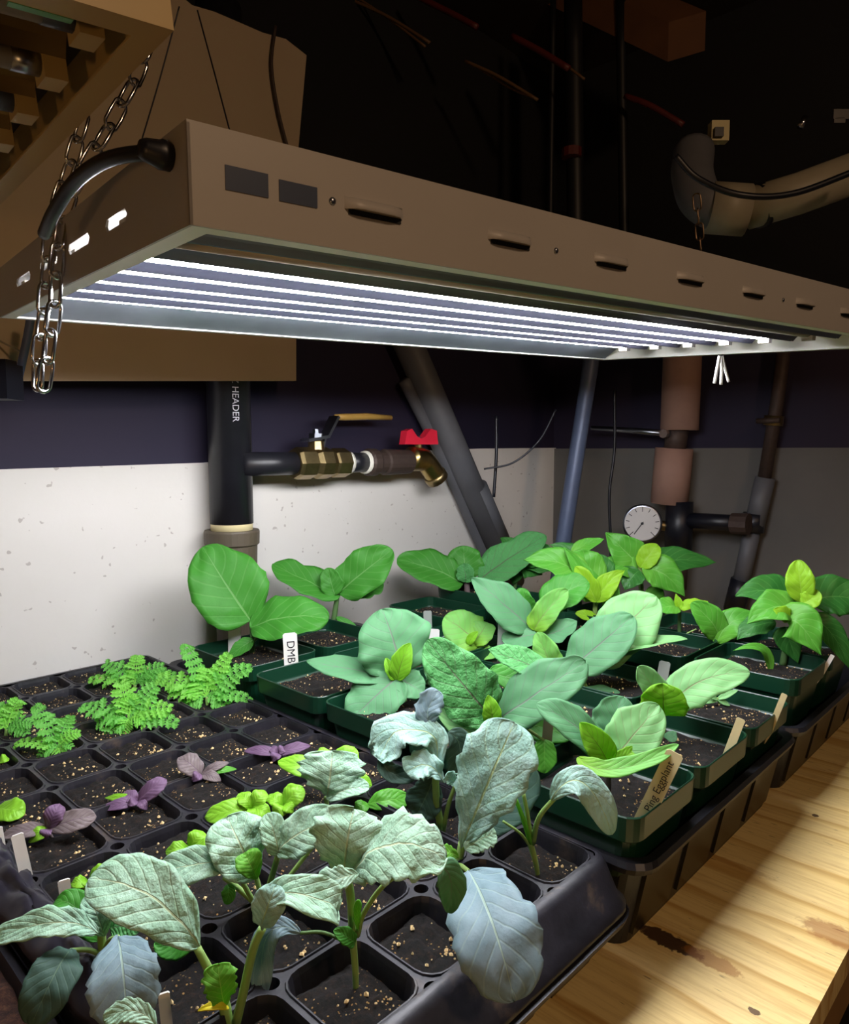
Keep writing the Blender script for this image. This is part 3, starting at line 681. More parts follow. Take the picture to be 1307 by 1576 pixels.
leaf(t, D, [(735, 998, .5), (752, 1006, 1), (768, 1000, 1)], 22, 'egg_lime', 'egg', k=.5, seed=83)
# ---- peppers
PEP = 'pepper seedlings'; ZPP = .084
t, b, D = plant('pepper_plant', 'pepper with bright yellow-green new leaves behind the crowded eggplants', 'plant', (915, 960), ZPP, PEP)
stalk(t, D, [b, (916, 940), (918, 905)], 9, 7, 'stem_green')
leaf(t, D, [(905, 888, 0), (858, 866, .3), (806, 862, 0)], 46, 'pepper', 'pepper', k=.6, seed=90)
leaf(t, D, [(916, 928, .6), (906, 898, .8), (868, 842, .2)], 40, 'pepper', 'pepper', k=.7, seed=91)
leaf(t, D, [(918, 926, 1), (905, 900, 1.2), (886, 872, .8)], 30, 'pepper_new', 'basil', k=.8, fold=.35, seed=92)
leaf(t, D, [(918, 926, 1), (934, 900, 1.2), (962, 878, .8)], 36, 'pepper_new', 'pepper', k=.8, fold=.3, seed=93)
leaf(t, D, [(925, 900, -.5), (900, 868, -.8), (880, 850, -1)], 50, 'pepper', 'pepper', k=.6, seed=94)
leaf(t, D, [(930, 900, -1), (920, 872, -1.4), (905, 852, -1.5)], 44, 'pepper_dark', 'pepper', k=.6, seed=95)
leaf(t, D, [(930, 945, .5), (942, 930, .8), (952, 900, .6)], 26, 'pepper', 'pepper', k=.7, seed=96)
leaf(t, D, [(920, 950, 1), (905, 948, 1.4), (886, 944, 1.4)], 16, 'pepper_new', 'basil', k=.6, seed=97)
stalk(t, D, [(920, 930, .6), (912, 905, .4), (905, 888, 0)], 5, 4, 'stem_green', 'petiole')
leaf(t, D, [(900, 868, -4), (880, 850, -4.5), (845, 838, -5)], 26, 'pepper_dark', 'pepper', k=.5, seed=98)
leaf(t, D, [(880, 850, -3), (905, 838, -3.2), (930, 830, -3.5)], 20, 'pepper', 'pepper', k=.5, seed=99)
t, b, D = plant('pepper_plant', 'pepper with a pointed leaf reaching right below the pressure gauge', 'plant', (988, 945), ZPP, PEP)
stalk(t, D, [b, (987, 910), (985, 868)], 9, 7, 'stem_green')
leaf(t, D, [(984, 872, -.5), (962, 848, -.3), (932, 820, -1)], 54, 'pepper', 'pepper', k=.75, seed=101)
leaf(t, D, [(986, 874, .6), (998, 856, .7), (1012, 838, .2)], 34, 'pepper_new', 'basil', k=.8, fold=.25, seed=102)
leaf(t, D, [(994, 872, -.8), (1040, 862, -.6), (1102, 866, -.8)], 42, 'pepper_dark', 'pepper', k=.6, seed=103)
leaf(t, D, [(988, 876, .8), (1022, 884, 1.6), (1054, 918, 2.2)], 52, 'pepper', 'pepper', k=.65, seed=104)
leaf(t, D, [(984, 878, .6), (972, 890, 1.2), (962, 908, 1.6)], 40, 'pepper_dark', 'pepper', k=.6, seed=105)
leaf(t, D, [(978, 880, .2), (956, 870, .2), (912, 872, 0)], 36, 'pepper', 'pepper', k=.6, seed=106)
leaf(t, D, [(994, 910, .6), (1010, 918, 1), (1020, 930, 1)], 30, 'pepper', 'pepper', k=.6, seed=107)
t, b, D = plant('pepper_plant', 'small young pepper with narrow leaves between the two big peppers', 'plant', (1046, 990), ZPP, PEP)
stalk(t, D, [b, (1046, 965), (1046, 932)], 7, 5, 'stem_dark')
leaf(t, D, [(1044, 934, .3), (1026, 934, .8), (1002, 940, 1)], 28, 'pepper', 'pepper', k=.55, seed=110)
leaf(t, D, [(1050, 934, .2), (1066, 928, .3), (1090, 926, .3)], 13, 'pepper_new', 'pepper', k=.4, seed=111)
leaf(t, D, [(1046, 936, .4), (1044, 926, .4), (1040, 914, .2)], 13, 'pepper_new', 'pepper', k=.8, fold=.4, seed=112)
leaf(t, D, [(1048, 938, .6), (1056, 934, .8), (1068, 936, .8)], 12, 'pepper_new', 'pepper', k=.7, seed=113)
stalk(t, D, [(1047, 985, .2), (1058, 975, .5), (1072, 968, .8)], 3, 2, 'stem_green', 'petiole')
t, b, D = plant('pepper_plant', 'tall pepper with a pale round top leaf at the far right', 'plant', (1205, 1024), ZPP, PEP)
stalk(t, D, [b, (1212, 990), (1226, 955), (1230, 920)], 11, 7, 'stem_dark')
leaf(t, D, [(1236, 928, .5), (1232, 898, .6), (1228, 862, 0)], 46, 'pepper_new', 'basil', k=.85, fold=.15, seed=120)
leaf(t, D, [(1232, 930, .8), (1246, 924, 1.1), (1258, 908, 1)], 32, 'pepper_new', 'basil', k=.8, seed=121)
leaf(t, D, [(1218, 934, -1.5), (1182, 910, -1.5), (1132, 918, -1.8)], 50, 'pepper_dark', 'pepper', k=.6, seed=122)
leaf(t, D, [(1222, 944, .4), (1192, 934, .8), (1150, 960, .8)], 52, 'pepper', 'pepper', k=.6, seed=123)
leaf(t, D, [(1246, 930, -.5), (1280, 918, -.4), (1325, 925, -.2)], 66, 'pepper_dark', 'basil', k=.7, seed=124)
leaf(t, D, [(1212, 958, 1), (1232, 962, 2), (1264, 1008, 3)], 66, 'pepper', 'pepper', k=.7, seed=125)
leaf(t, D, [(1210, 965, .2), (1215, 985, .6), (1228, 1020, 1)], 46, 'pepper_dark', 'pepper', k=.7, seed=126)
leaf(t, D, [(1250, 955, .8), (1280, 975, 1.2), (1312, 1034, 1.6)], 40, 'pepper_dark', 'pepper', k=.6, seed=127)
leaf(t, D, [(1186, 1034, 1.8), (1172, 998, 2.2), (1128, 1002, 2)], 13, 'pepper', 'pepper', k=.6, seed=128)
leaf(t, D, [(1215, 952, 1.2), (1205, 944, 1.4), (1190, 938, 1.2)], 24, 'pepper_new', 'pepper', k=.7, seed=129)
leaf(t, D, [(1194, 958, -.5), (1160, 965, -.5), (1135, 985, -.3)], 34, 'pepper_dark', 'pepper', k=.5, seed=130)
t, b, D = plant('pepper_plant', 'pepper with two cupped light leaves left of the tall pepper', 'plant', (1092, 1010), .079, PEP)
stalk(t, D, [b, (1096, 1000), (1108, 985)], 7, 6, 'stem_green')
leaf(t, D, [(1108, 986, 0), (1096, 958, .4), (1064, 928, 0)], 44, 'pepper', 'basil', k=.75, seed=131)
leaf(t, D, [(1104, 990, .3), (1130, 956, .6), (1182, 952, .6)], 44, 'pepper', 'pepper', k=.6, seed=132)
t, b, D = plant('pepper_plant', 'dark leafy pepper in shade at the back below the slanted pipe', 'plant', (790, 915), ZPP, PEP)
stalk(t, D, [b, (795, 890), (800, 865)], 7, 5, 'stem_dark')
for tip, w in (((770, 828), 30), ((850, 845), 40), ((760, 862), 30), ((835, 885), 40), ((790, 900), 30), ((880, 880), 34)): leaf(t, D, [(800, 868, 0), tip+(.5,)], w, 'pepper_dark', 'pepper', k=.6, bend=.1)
# ---- kale
KAL = 'kale seedlings'
t, b, D = plant('kale', 'tall kale with a broad scalloped umbrella of leaves at front centre', 'plant', (548, 1524), ZCELL, KAL)
stalk(t, D, [b, (547, 1490), (543, 1440), (540, 1380), (533, 1345)], 9, 15, 'stem_green')
leaf(t, D, [(530, 1352, .3), (534, 1300, .8), (545, 1246, -.2)], 112, 'kale', 'kale', k=.6, fold=.08, ruf=.1, teeth=.09, seed=140)
leaf(t, D, [(538, 1350, .8), (600, 1300, 1.6), (686, 1322, 1.6)], 104, 'kale', 'kale_round', k=.45, fold=-.05, ruf=.08, teeth=.09, seed=141)
leaf(t, D, [(552, 1345, 2), (524, 1352, 2.2), (488, 1362, 2.2)], 40, 'kale', 'kale', k=.6, ruf=.12, teeth=.08, seed=142)
leaf(t, D, [(462, 1436, .3), (412, 1440, .5), (404, 1536, .8)], 40, 'kale_blue', 'kale_round', k=.75, fold=.1, seed=143)
leaf(t, D, [(546, 1452, .8), (534, 1442, 1), (514, 1432, 1)], 28, 'egg_green', 'egg_broad', k=.7, seed=144)
leaf(t, D, [(676, 1332, 1), (694, 1356, 1.2), (690, 1404, 1)], 46, 'egg_blue', 'egg_broad', k=.6, fold=.2, seed=145)
stalk(t, D, [(546, 1458, 0), (500, 1436, .2), (462, 1436, .3)], 6, 5, 'stem_dark', 'petiole')
stalk(t, D, [(550, 1440, 0), (562, 1402, .4), (604, 1352, .8), (676, 1332, 1)], 9, 7, 'stem_green', 'petiole')
leaf(t, D, [(551, 1432, .4), (550, 1410, .5), (552, 1385, .4)], 12, 'kale_lime', 'kale', k=.9, seed=146)
t, b, D = plant('kale', 'kale with a large puckered leaf arching left at the bottom edge', 'plant', (356, 1590), ZCELL, KAL)
stalk(t, D, [b, (350, 1570), (340, 1530), (302, 1456)], 26, 12, 'stem_green')
stalk(t, D, [(362, 1580, 0), (374, 1530, .4), (390, 1460, .6), (404, 1428, .6)], 15, 13, 'stem_green', 'petiole')
leaf(t, D, [(306, 1456, .4), (232, 1380, 1.2), (138, 1352, 1)], 116, 'kale', 'kale_round', k=.5, fold=.06, ruf=.05, seed=150)
leaf(t, D, [(404, 1430, .8), (432, 1376, 1), (500, 1388, 1), (520, 1402, .8)], 66, 'kale', 'kale', k=.4, fold=.3, seed=151)
leaf(t, D, [(402, 1426, 1.2), (412, 1396, 1.5), (424, 1362, 1)], 50, 'kale_silver', 'kale_round', k=.75, fold=.2, seed=152)
leaf(t, D, [(346, 1548, 1), (340, 1520, 1.3), (336, 1484, 1)], 54, 'kale_lime', 'kale', k=.8, fold=.3, ruf=.12, teeth=.1, seed=153)
leaf(t, D, [(352, 1552, 1), (330, 1548, 1.5), (305, 1556, 1.5)], 14, 'yellow_leaf', 'egg', k=.6, seed=154)
leaf(t, D, [(300, 1440, -.5), (270, 1456, -.5), (238, 1452, -.5)], 44, 'egg_green', 'egg_broad', k=.7, seed=155)
t, b, D = plant('kale', 'kale with hanging grey-blue round leaves in the lower left corner', 'plant', (160, 1520), ZCELL, KAL)
stalk(t, D, [b, (158, 1480), (156, 1436), (150, 1400)], 14, 12, 'stem_green')
leaf(t, D, [(182, 1442, (.092,)), (190, 1500, (.092,)), (196, 1582, (.080,))], 116, 'kale_blue', 'kale_round', k=.9, fold=.05, teeth=.045, seed=160)
leaf(t, D, [(108, 1462, (.090,)), (84, 1500, (.092,)), (48, 1578, (.080,))], 74, 'kale_dark', 'kale_round', k=.85, fold=.1, seed=161)
leaf(t, D, [(150, 1436, (.095,)), (84, 1420, (.104,)), (-14, 1446, (.096,))], 48, 'kale', 'kale_round', k=.55, ruf=.12, teeth=.06, seed=162)
leaf(t, D, [(152, 1446, -.3), (116, 1396, -.3), (84, 1390, -.5)], 54, 'egg_green', 'egg_broad', k=.5, seed=163)
leaf(t, D, [(160, 1440, .2), (150, 1410, .3), (134, 1378, 0)], 46, 'kale', 'kale_round', k=.8, seed=164)
leaf(t, D, [(170, 1430, 0), (192, 1426, 0), (214, 1434, 0)], 44, 'egg_mid', 'egg_broad', k=.8, seed=165)
leaf(t, D, [(240, 1580, (.100,)), (205, 1556, (.104,)), (160, 1570, (.102,))], 40, 'kale', 'kale_round', k=.6, teeth=.09, seed=166)
stalk(t, D, [(158, 1470, 0), (135, 1462, .5), (108, 1463, 1)], 8, 7, 'stem_green', 'petiole')
stalk(t, D, [(158, 1470, 0), (168, 1448, .5), (182, 1442, 1)], 8, 7, 'stem_green', 'petiole')
t, b, D = plant('kale', 'bushy kale with a finely puckered leaf left of the umbrella kale', 'plant', (398, 1418), ZCELL, KAL)
stalk(t, D, [b, (396, 1395), (370, 1370), (344, 1350)], 11, 8, 'stem_green')
leaf(t, D, [(394, 1348, .2), (372, 1305, .6), (350, 1258, -.3)], 100, 'kale', 'kale_round', k=.55, fold=.08, ruf=.08, seed=170)
leaf(t, D, [(356, 1322, .6), (306, 1330, 1.2), (242, 1342, 1)], 56, 'kale', 'kale_round', k=.65, seed=171)
leaf(t, D, [(426, 1312, .8), (462, 1282, 1.2), (520, 1256, .8)], 66, 'kale', 'kale_round', k=.65, fold=.05, seed=172)
leaf(t, D, [(428, 1316, .8), (424, 1290, .8), (412, 1252, .2)], 44, 'kale', 'kale_round', k=.7, seed=173)
leaf(t, D, [(396, 1352, 1), (386, 1332, 1.3), (376, 1314, 1)], 44, 'kale_lime', 'kale', k=.7, fold=.3, seed=174)
leaf(t, D, [(350, 1362, .8), (352, 1376, 1), (346, 1390, 1)], 22, 'egg_green', 'egg_broad', k=.7, seed=175)
stalk(t, D, [(400, 1412, .2), (414, 1365, .5), (428, 1316, .8)], 11, 9, 'stem_green', 'petiole')
stalk(t, D, [(398, 1400, .2), (400, 1375, .3), (394, 1348, .2)], 9, 8, 'stem_green', 'petiole')
stalk(t, D, [(402, 1408, .2), (370, 1352, .4), (356, 1322, .6)], 8, 7, 'stem_green', 'petiole')
stalk(t, D, [(402, 1405, 0), (460, 1330, -.2), (488, 1295, -.2)], 8, 6, 'stem_green', 'petiole')
t, b, D = plant('kale', 'kale with a curled silvery leaf looping left beside the green pots', 'plant', (680, 1288), ZCELL, KAL)
stalk(t, D, [b, (678, 1270), (672, 1230), (670, 1188)], 12, 11, 'stem_green')
stalk(t, D, [(681, 1284, 0), (690, 1240, .2), (702, 1205, .3)], 8, 6, 'stem_green', 'petiole')
leaf(t, D, [(672, 1192, .2), (668, 1134, 0), (612, 1126, .3), (582, 1168, .8)], 54, 'kale_silver', 'kale', k=.5, fold=.2, ruf=.1, teeth=.07, seed=180)
leaf(t, D, [(684, 1205, 1), (658, 1178, 1.2), (626, 1190, 1.4)], 44, 'kale_silver', 'kale', k=.6, ruf=.2, teeth=.1, seed=181)
leaf(t, D, [(668, 1196, -.4), (655, 1228, -.2), (640, 1256, .2)], 58, 'kale_dark', 'kale_round', k=.8, seed=182)
leaf(t, D, [(676, 1125, -.5), (658, 1100, -.5), (676, 1064, -1)], 40, 'kale_blue', 'kale', k=.8, ruf=.15, teeth=.1, seed=183)
leaf(t, D, [(590, 1160, .4), (600, 1188, .8), (640, 1196, 1)], 30, 'kale_dark', 'kale_round', k=.6, seed=184)
leaf(t, D, [(690, 1128, -1), (708, 1150, -1), (700, 1200, -1)], 46, 'kale_dark', 'kale_round', k=.7, seed=185)
t, b, D = plant('kale', 'kale with a tall upright silver leaf and a big hanging blue leaf', 'plant', (705, 1345), ZCELL, KAL)
stalk(t, D, [b, (705, 1330), (712, 1296)], 14, 13, 'stem_green')
leaf(t, D, [(710, 1305, .4), (745, 1220, 1), (792, 1112, 0)], 114, 'kale_silver', 'kale_long', k=.7, fold=.1, ruf=.08, teeth=.07, seed=190)
leaf(t, D, [(738, 1272, -1), (780, 1240, -1), (816, 1176, -1.5)], 74, 'kale_dark', 'kale_round', k=.7, seed=191)
leaf(t, D, [(716, 1308, .8), (740, 1292, 1), (764, 1284, .9)], 40, 'kale', 'kale_round', k=.7, ruf=.1, teeth=.08, seed=192)
leaf(t, D, [(722, 1342, (.088,)), (756, 1415, (.092,)), (792, 1540, (.072,))], 134, 'kale_blue', 'kale_round', k=.95, fold=.06, teeth=.045, seed=193)
leaf(t, D, [(706, 1320, .8), (690, 1312, 1), (676, 1318, 1)], 26, 'kale_lime', 'kale', k=.7, teeth=.1, seed=194)
leaf(t, D, [(704, 1205, -.5), (696, 1200, -.4), (690, 1188, -.3)], 20, 'kale_silver', 'kale', k=.7, ruf=.3, teeth=.12, seed=195)
stalk(t, D, [(706, 1332, .4), (712, 1334, 1), (722, 1342, 1.5)], 8, 8, 'stem_green', 'petiole')
t, b, D = plant('kale', 'slender kale seedling with one drooping leaf at the tray corner', 'plant', (828, 1348), ZCELL, KAL)
stalk(t, D, [b, (824, 1325), (816, 1296)], 7, 10, 'stem_green')
stalk(t, D, [(818, 1300, 0), (806, 1262, .3), (794, 1230, .3)], 9, 6, 'kale_lime', 'petiole')
stalk(t, D, [(818, 1298, 0), (812, 1255, .1), (806, 1222, .1)], 8, 6, 'stem_green', 'petiole')
stalk(t, D, [(820, 1298, 0), (830, 1258, .4), (858, 1224, .5)], 9, 7, 'stem_green', 'petiole')
stalk(t, D, [(816, 1302, 0), (800, 1282, .3), (774, 1264, .3)], 5, 4, 'stem_green', 'petiole')
leaf(t, D, [(848, 1232, .5), (896, 1204, .8), (942, 1284, 1.2)], 48, 'kale_silver', 'kale_round', k=.6, fold=.1, seed=200)
leaf(t, D, [(794, 1235, .3), (790, 1222, .3), (792, 1208, .2)], 14, 'kale_lime', 'kale', k=.8, seed=201)
t, b, D = plant('kale', 'small kale with one fan-shaped scalloped leaf among light green basil', 'plant', (508, 1262), ZCELL, KAL)
stalk(t, D, [b, (504, 1245), (502, 1226)], 9, 7, 'stem_green')
leaf(t, D, [(503, 1228, .3), (508, 1196, .5), (512, 1156, -.3)], 100, 'kale', 'kale', k=.55, fold=.05, teeth=.09, seed=210)
leaf(t, D, [(506, 1232, .5), (535, 1215, .8), (568, 1212, .8)], 28, 'kale', 'kale_round', k=.5, seed=211)
# ---- basil
BAS = 'green basil seedlings'
def basil(label, base, centre, leaves, mat='basil', group=BAS, name='basil_seedling', stem='stem_green'):
    t, b, D = plant(name, label, 'plant', base, ZCELL, group)
    stalk(t, D, [b, ((base[0]+centre[0])/2, (base[1]+centre[1])/2), centre], 6, 5, stem)
    for q in leaves:
        (x, y), w = q[0], q[1]; mt = q[2] if len(q) > 2 else mat; dd = .8 if y > centre[1] else -.2
        leaf(t, D, [centre+(.3,), ((centre[0]+x)/2, (centre[1]+y)/2-3, .5+dd/2), (x, y, dd)], w, mt, 'basil' if w > 20 else 'basil_long', k=.65, fold=.12, cup=-.1)
    return t
basil('light green basil with a long left leaf behind the puckered kale', (398, 1268), (388, 1244), [((316, 1258), 36), ((368, 1222), 26), ((408, 1218), 26), ((416, 1256), 26), ((392, 1262), 24)])
basil('light green basil touching the fan-shaped kale leaf on its left', (440, 1262), (436, 1240), [((466, 1212), 34), ((412, 1226), 24), ((424, 1256), 26), ((452, 1250), 20)])
basil('small light green basil seedling left of the puckered kale leaf', (294, 1330), (292, 1306), [((256, 1312), 24), ((312, 1280), 28), ((326, 1308), 28), ((300, 1324), 22), ((272, 1328), 24)])
basil('curled light green basil peeking over the big lower left kale leaf', (142, 1372), (136, 1358), [((170, 1334), 24), ((108, 1362), 20), ((128, 1372), 18), ((160, 1352), 18)])
basil('light green basil leaf cut by the left edge of the picture', (-4, 1262), (-6, 1246), [((38, 1252), 40), ((-30, 1230), 30)])
basil('tiny green seedling at the left edge beside the marigolds', (-2, 1182), (-2, 1172), [((14, 1168), 14), ((-18, 1170), 12)])
basil('green basil behind and around the fan-shaped kale leaf', (520, 1236), (518, 1196), [((428, 1172), 34), ((545, 1150), 40), ((492, 1152), 26), ((572, 1208), 30), ((480, 1182), 30)])
basil('dark green basil leaf right of the fan-shaped kale', (575, 1252), (566, 1238), [((632, 1230), 34), ((546, 1250), 22)], 'basil_deep')
# purple basil
PUR = 'purple basil seedlings'
basil('dusky purple basil with three broad leaves near the left edge', (84, 1300), (74, 1276), [((4, 1286), 24, 'basil_dusky'), ((92, 1238), 30), ((148, 1256), 34, 'basil_dusky'), ((66, 1292), 18), ((44, 1296), 20, 'basil')], 'basil_purple', PUR, 'purple_basil', 'stem_purple')
basil('purple basil with a pointed upright leaf in the middle of the bare cells', (214, 1250), (212, 1234), [((156, 1246), 18), ((256, 1200), 26), ((188, 1222), 22), ((196, 1240), 14), ((226, 1246), 16), ((162, 1228), 14, 'basil')], 'basil_purple', PUR, 'purple_basil', 'stem_purple')
basil('pale grey-purple basil with one rounded leaf behind the pointed one', (314, 1208), (310, 1192), [((276, 1166), 36, 'basil_dusky'), ((352, 1174), 13, 'basil_dusky'), ((296, 1202), 16), ((340, 1202), 18, 'basil_dusky'), ((364, 1184), 12, 'basil_deep')], 'basil_purple', PUR, 'purple_basil', 'stem_purple')
basil('small vivid purple basil at the right rim of the cell tray', (428, 1176), (428, 1160), [((376, 1156), 16), ((478, 1148), 17), ((420, 1172), 16), ((440, 1152), 14), ((414, 1152), 13)], 'basil_purple', PUR, 'purple_basil', 'stem_purple')
# ---- marigolds
MAR = 'feathery marigold seedlings'
def marigold(label, base, centre, fr):
    t, b, D = plant('marigold', label, 'plant', base, ZCELL, MAR); stalk(t, D, [b, ((base[0]+centre[0])/2, (base[1]+centre[1])/2), centre], 6, 5, 'stem_green')
    for i, q in enumerate(fr):
        x, y, w = q[:3]; dd = (y-centre[1])*.03
        frond(t, D, [centre+(0,), ((centre[0]*.5+x*.5), (centre[1]*.5+y*.5)-6, dd*.5), (x, y, dd)], w, 'marigold_lime' if (i % 2) else 'marigold', 7, seed=x)
marigold('feathery marigold cut by the left edge of the picture', (8, 1140), (10, 1122), [(-30, 1080, 40), (28, 1078, 40), (48, 1112, 34), (0, 1090, 40), (40, 1130, 30), (-20, 1125, 30)])
marigold('sparse feathery marigold with a long straight frond, second from left', (86, 1170), (88, 1152), [(55, 1088, 38), (24, 1146, 30), (108, 1104, 34), (122, 1128, 26), (60, 1168, 26), (94, 1170, 24), (110, 1150, 22)])
marigold('dense feathery marigold in the middle of the row', (195, 1136), (198, 1108), [(128, 1088, 44), (186, 1052, 44), (238, 1058, 44), (262, 1090, 40), (160, 1140, 36), (230, 1112, 38), (150, 1112, 40), (205, 1070, 44), (272, 1112, 34), (190, 1130, 34)])
marigold('low feathery marigold at the back against the white wall', (205, 1070), (208, 1054), [(164, 1022, 34), (212, 1010, 36), (250, 1026, 34), (140, 1048, 30), (268, 1040, 32), (190, 1040, 32), (232, 1040, 32)])
marigold('tall feathery marigold touching the green pot', (320, 1092), (318, 1072), [(284, 994, 34), (352, 1010, 38), (384, 1028, 44), (246, 1044, 42), (385, 1078, 36), (320, 1030, 44), (278, 1100, 40), (300, 1050, 44), (350, 1090, 34), (262, 1068, 38)])

# ================================================================== PLANT TAGS
def plant_tag(label, bot, top, w, zs, mat='tag_white', text=None, tsize=None, D=None, flip=1):
    B = on_z(bot[0], bot[1], zs) if D is None else at(bot[0], bot[1], D); d = B.dot(EF); T = at(top[0], top[1], d)
    ax = (T-B); L = ax.length; ax.normalize(); toc = (EYE-B).normalized(); a = ax.cross(toc).normalized(); n = a.cross(ax).normalized()
    hw = w*d/FOC/2; c0 = B-ax*.012
    t = thing('plant_tag', label, 'plant tag', c0, 'plant tags'); 
    th = .0005
    poly = [c0-a*hw*.15, c0+a*hw*.15, B-ax*.002+a*hw, T-ax*hw*.25+a*hw, T+a*hw*.7, T-a*hw*.7, T-ax*hw*.25-a*hw, B-ax*.002-a*hw]
    MB().prism([p-n*th for p in poly], n*th*2).build('blade', mat, t)
    if text:
        v, f = text_mesh(text, tsize); mid = (B+T)/2
        # writing runs along the tag
        vv = [mid+ax*(p.x*flip)-a*(p.y*flip)*(-1 if flip < 0 else 1)*1 + n*(th+.0002) for p in v] if flip > 0 else [mid-ax*p.x+a*p.y*1+n*(th+.0002) for p in v]
        link('lettering', vv, f, 'ink', t)
    return t
plant_tag('white tag lettered in heavy black below the two-leaf eggplant', (449, 1032), (446, 974), 22, ZP, 'tag_white', 'DMB', .0105, flip=-1)
plant_tag('blank grey-white tag under the huge upright green leaf', (361, 1000), (361, 964), 19, ZP, 'tag_white')
plant_tag('small blank grey tag in the pot by the wall', (659, 972), (658, 940), 13, ZP, 'tag_grey')
plant_tag('white tag half hidden by the light green square leaf', (668, 992), (669, 968), 16, ZP, 'tag_white')
plant_tag('clear grey-green tag standing dark behind the crinkled leaf', (772, 1012), (775, 945), 15, ZP, 'tag_grey')
plant_tag('thin tag behind the long pale leaf', (1016, 1062), (1024, 1018), 17, ZP, 'tag_grey')
plant_tag('short slanted tag in the third edge pot', (1186, 1122), (1208, 1068), 9, ZP, 'tag_cream')
plant_tag('short slanted tag in the second edge pot', (1118, 1166), (1141, 1106), 13, ZP, 'tag_cream')
plant_tag('cream tag with handwriting in the near corner pot', (990, 1262), (1040, 1158), 27, ZP, 'tag_cream', 'Ping Eggplant', .0060)
plant_tag('thin pale tag at the rim of the tall pepper pot', (1266, 1036), (1282, 1008), 6, ZPP, 'tag_white')
plant_tag('tall white tag leaning over the wrinkled plastic at left', (46, 1372), (26, 1284), 18, ZCELL, 'tag_white')
plant_tag('white tag cut by the left edge above the plastic', (4, 1320), (-4, 1274), 14, ZCELL, 'tag_white')
plant_tag('small white tag tip above the lower left kale leaf', (104, 1398), (98, 1354), 18, ZCELL, 'tag_white')
plant_tag('white tag at the bottom edge beside the grey-blue kale leaf', (258, 1590), (252, 1528), 18, ZCELL, 'tag_white')
plant_tag('grey-green tag below the crinkled leaf, left of the corner pot plant', (838, 1180), (846, 1096), 16, ZP, 'tag_grey')

# ================================================================== LIT LAMP
FL, FW, FH = .80, .4186, .036
def rotm(rx, ry, rz): return Matrix.Rotation(rz, 4, 'Z') @ Matrix.Rotation(ry, 4, 'Y') @ Matrix.Rotation(rx, 4, 'X')
FS = .72   # the lamp is a short one: 0.58 m long
fx = thing('grow_light', 'lit white grow light hanging over the seedlings', 'lamp', EYE + (V((.1379, .2534, .3674))-EYE)*FS)
fx.scale = (FS, FS, FS)
fx.rotation_euler = (.0606, -.0357, -.1287)
FM = Matrix.Translation(fx.location) @ fx.rotation_euler.to_matrix().to_4x4() @ Matrix.Scale(FS, 4)
tk = .0012
MB().box((0, 0, 0), (FL, tk, FH)).build('front_panel', 'housing', fx, local=True)
MB().box((0, FW-tk, 0), (FL, FW, FH)).build('back_panel', 'housing', fx, local=True)
MB().box((FL-tk, tk, 0), (FL, FW-tk, FH)).build('end_panel', 'housing', fx, local=True)
MB().box((0, 0, FH), (FL, FW, FH+.001)).build('top_panel', 'housing', fx, local=True)
# left end with real vent slots
slots = [(.074, .108), (.137, .181), (.208, .256), (.287, .337)]
mb = MB(); zA, zB = .0150, .0205; ys = [0.0]
for a_, b_ in slots:
    mb.box((0, ys[-1], 0), (tk, a_, FH)); r_ = (zB-zA)/2
    mb.box((0, a_, 0), (tk, b_, zA)); mb.box((0, a_, zB), (tk, b_, FH))
    for s_, y_ in ((1, a_), (-1, b_)):
        mb.prism([V((0, y_, zA)), V((0, y_+s_*r_, zA)), V((0, y_, zA+r_))], (tk, 0, 0)); mb.prism([V((0, y_, zB)), V((0, y_, zB-r_)), V((0, y_+s_*r_, zB))], (tk, 0, 0))
    ys.append(b_)
mb.box((0, ys[-1], 0), (tk, FW, FH)); mb.build('vented_end_panel', 'housing', fx, local=True)
lp = .0105
mb = MB().box((tk, tk, 0), (FL-tk, lp, .0012)).box((tk, FW-lp, 0), (FL-tk, FW-tk, .0012)).box((tk, lp, 0), (lp, FW-lp, .0012)); mb.build('bottom_lip', 'housing_lip', fx, local=True)
TY = [.042+.048*k for k in range(7)]
for k, y in enumerate(TY):
    prf = [(y-.024, .0085), (y-.0225, .0075), (y-.020, .0105), (y-.010, .0205), (y, .0235), (y+.010, .0205), (y+.020, .0105), (y+.0225, .0075), (y+.024, .0085)]
    if k == 6: prf = prf[:6]
    v = []; f = []
    for x in (.024, .742):
        for yy, zz in prf: v.append((x, yy, zz))
    for i in range(len(prf)-1): f.append((i, i+1, len(prf)+i+1, len(prf)+i))
    o = link('reflector_channel', v, f, 'reflector_dim' if k < 2 else 'reflector', fx, False, True); md = o.modifiers.new('t', 'SOLIDIFY'); md.thickness = .0006
    lit = k >= 2
    mb = MB().tube([(.011, y, .0125), (.724, y, .0125)], .0031 if lit else .0036, 12); tb = mb.build('lamp_tube', 'tube_lit' if lit else 'tube_off', fx, True, True)
    tag(tb, 'glowing white tube' if lit else 'unlit tube')
    for x in (.003, .724):
        MB().box((x, y-.006, .006), (x+.008, y+.006, .019)).build('lamp_socket', 'socket_white', fx, local=True)
yb = TY[-1]+.009
link('back_reflector', [(.024, yb, .0205), (.742, yb, .0205), (.788, FW-lp, .0012), (.010, FW-lp, .0012)], [(0, 1, 2, 3)], 'reflector_matte', fx, False, True)
link('front_deck', [(.012, lp, .001), (.742, lp, .001), (.742, TY[0]-.024, .0085), (.012, TY[0]-.024, .0085)], [(0, 1, 2, 3)], 'reflector_dim', fx, False, True)
MB().box((.738, .004, .0215), (.789, FW-.004, .0230)).build('end_deck', 'end_plate', fx, local=True)
MB().box((.787, .002, .0), (.7985, FW-.002, .0215)).build('inner_end_plate', 'end_plate', fx, local=True)
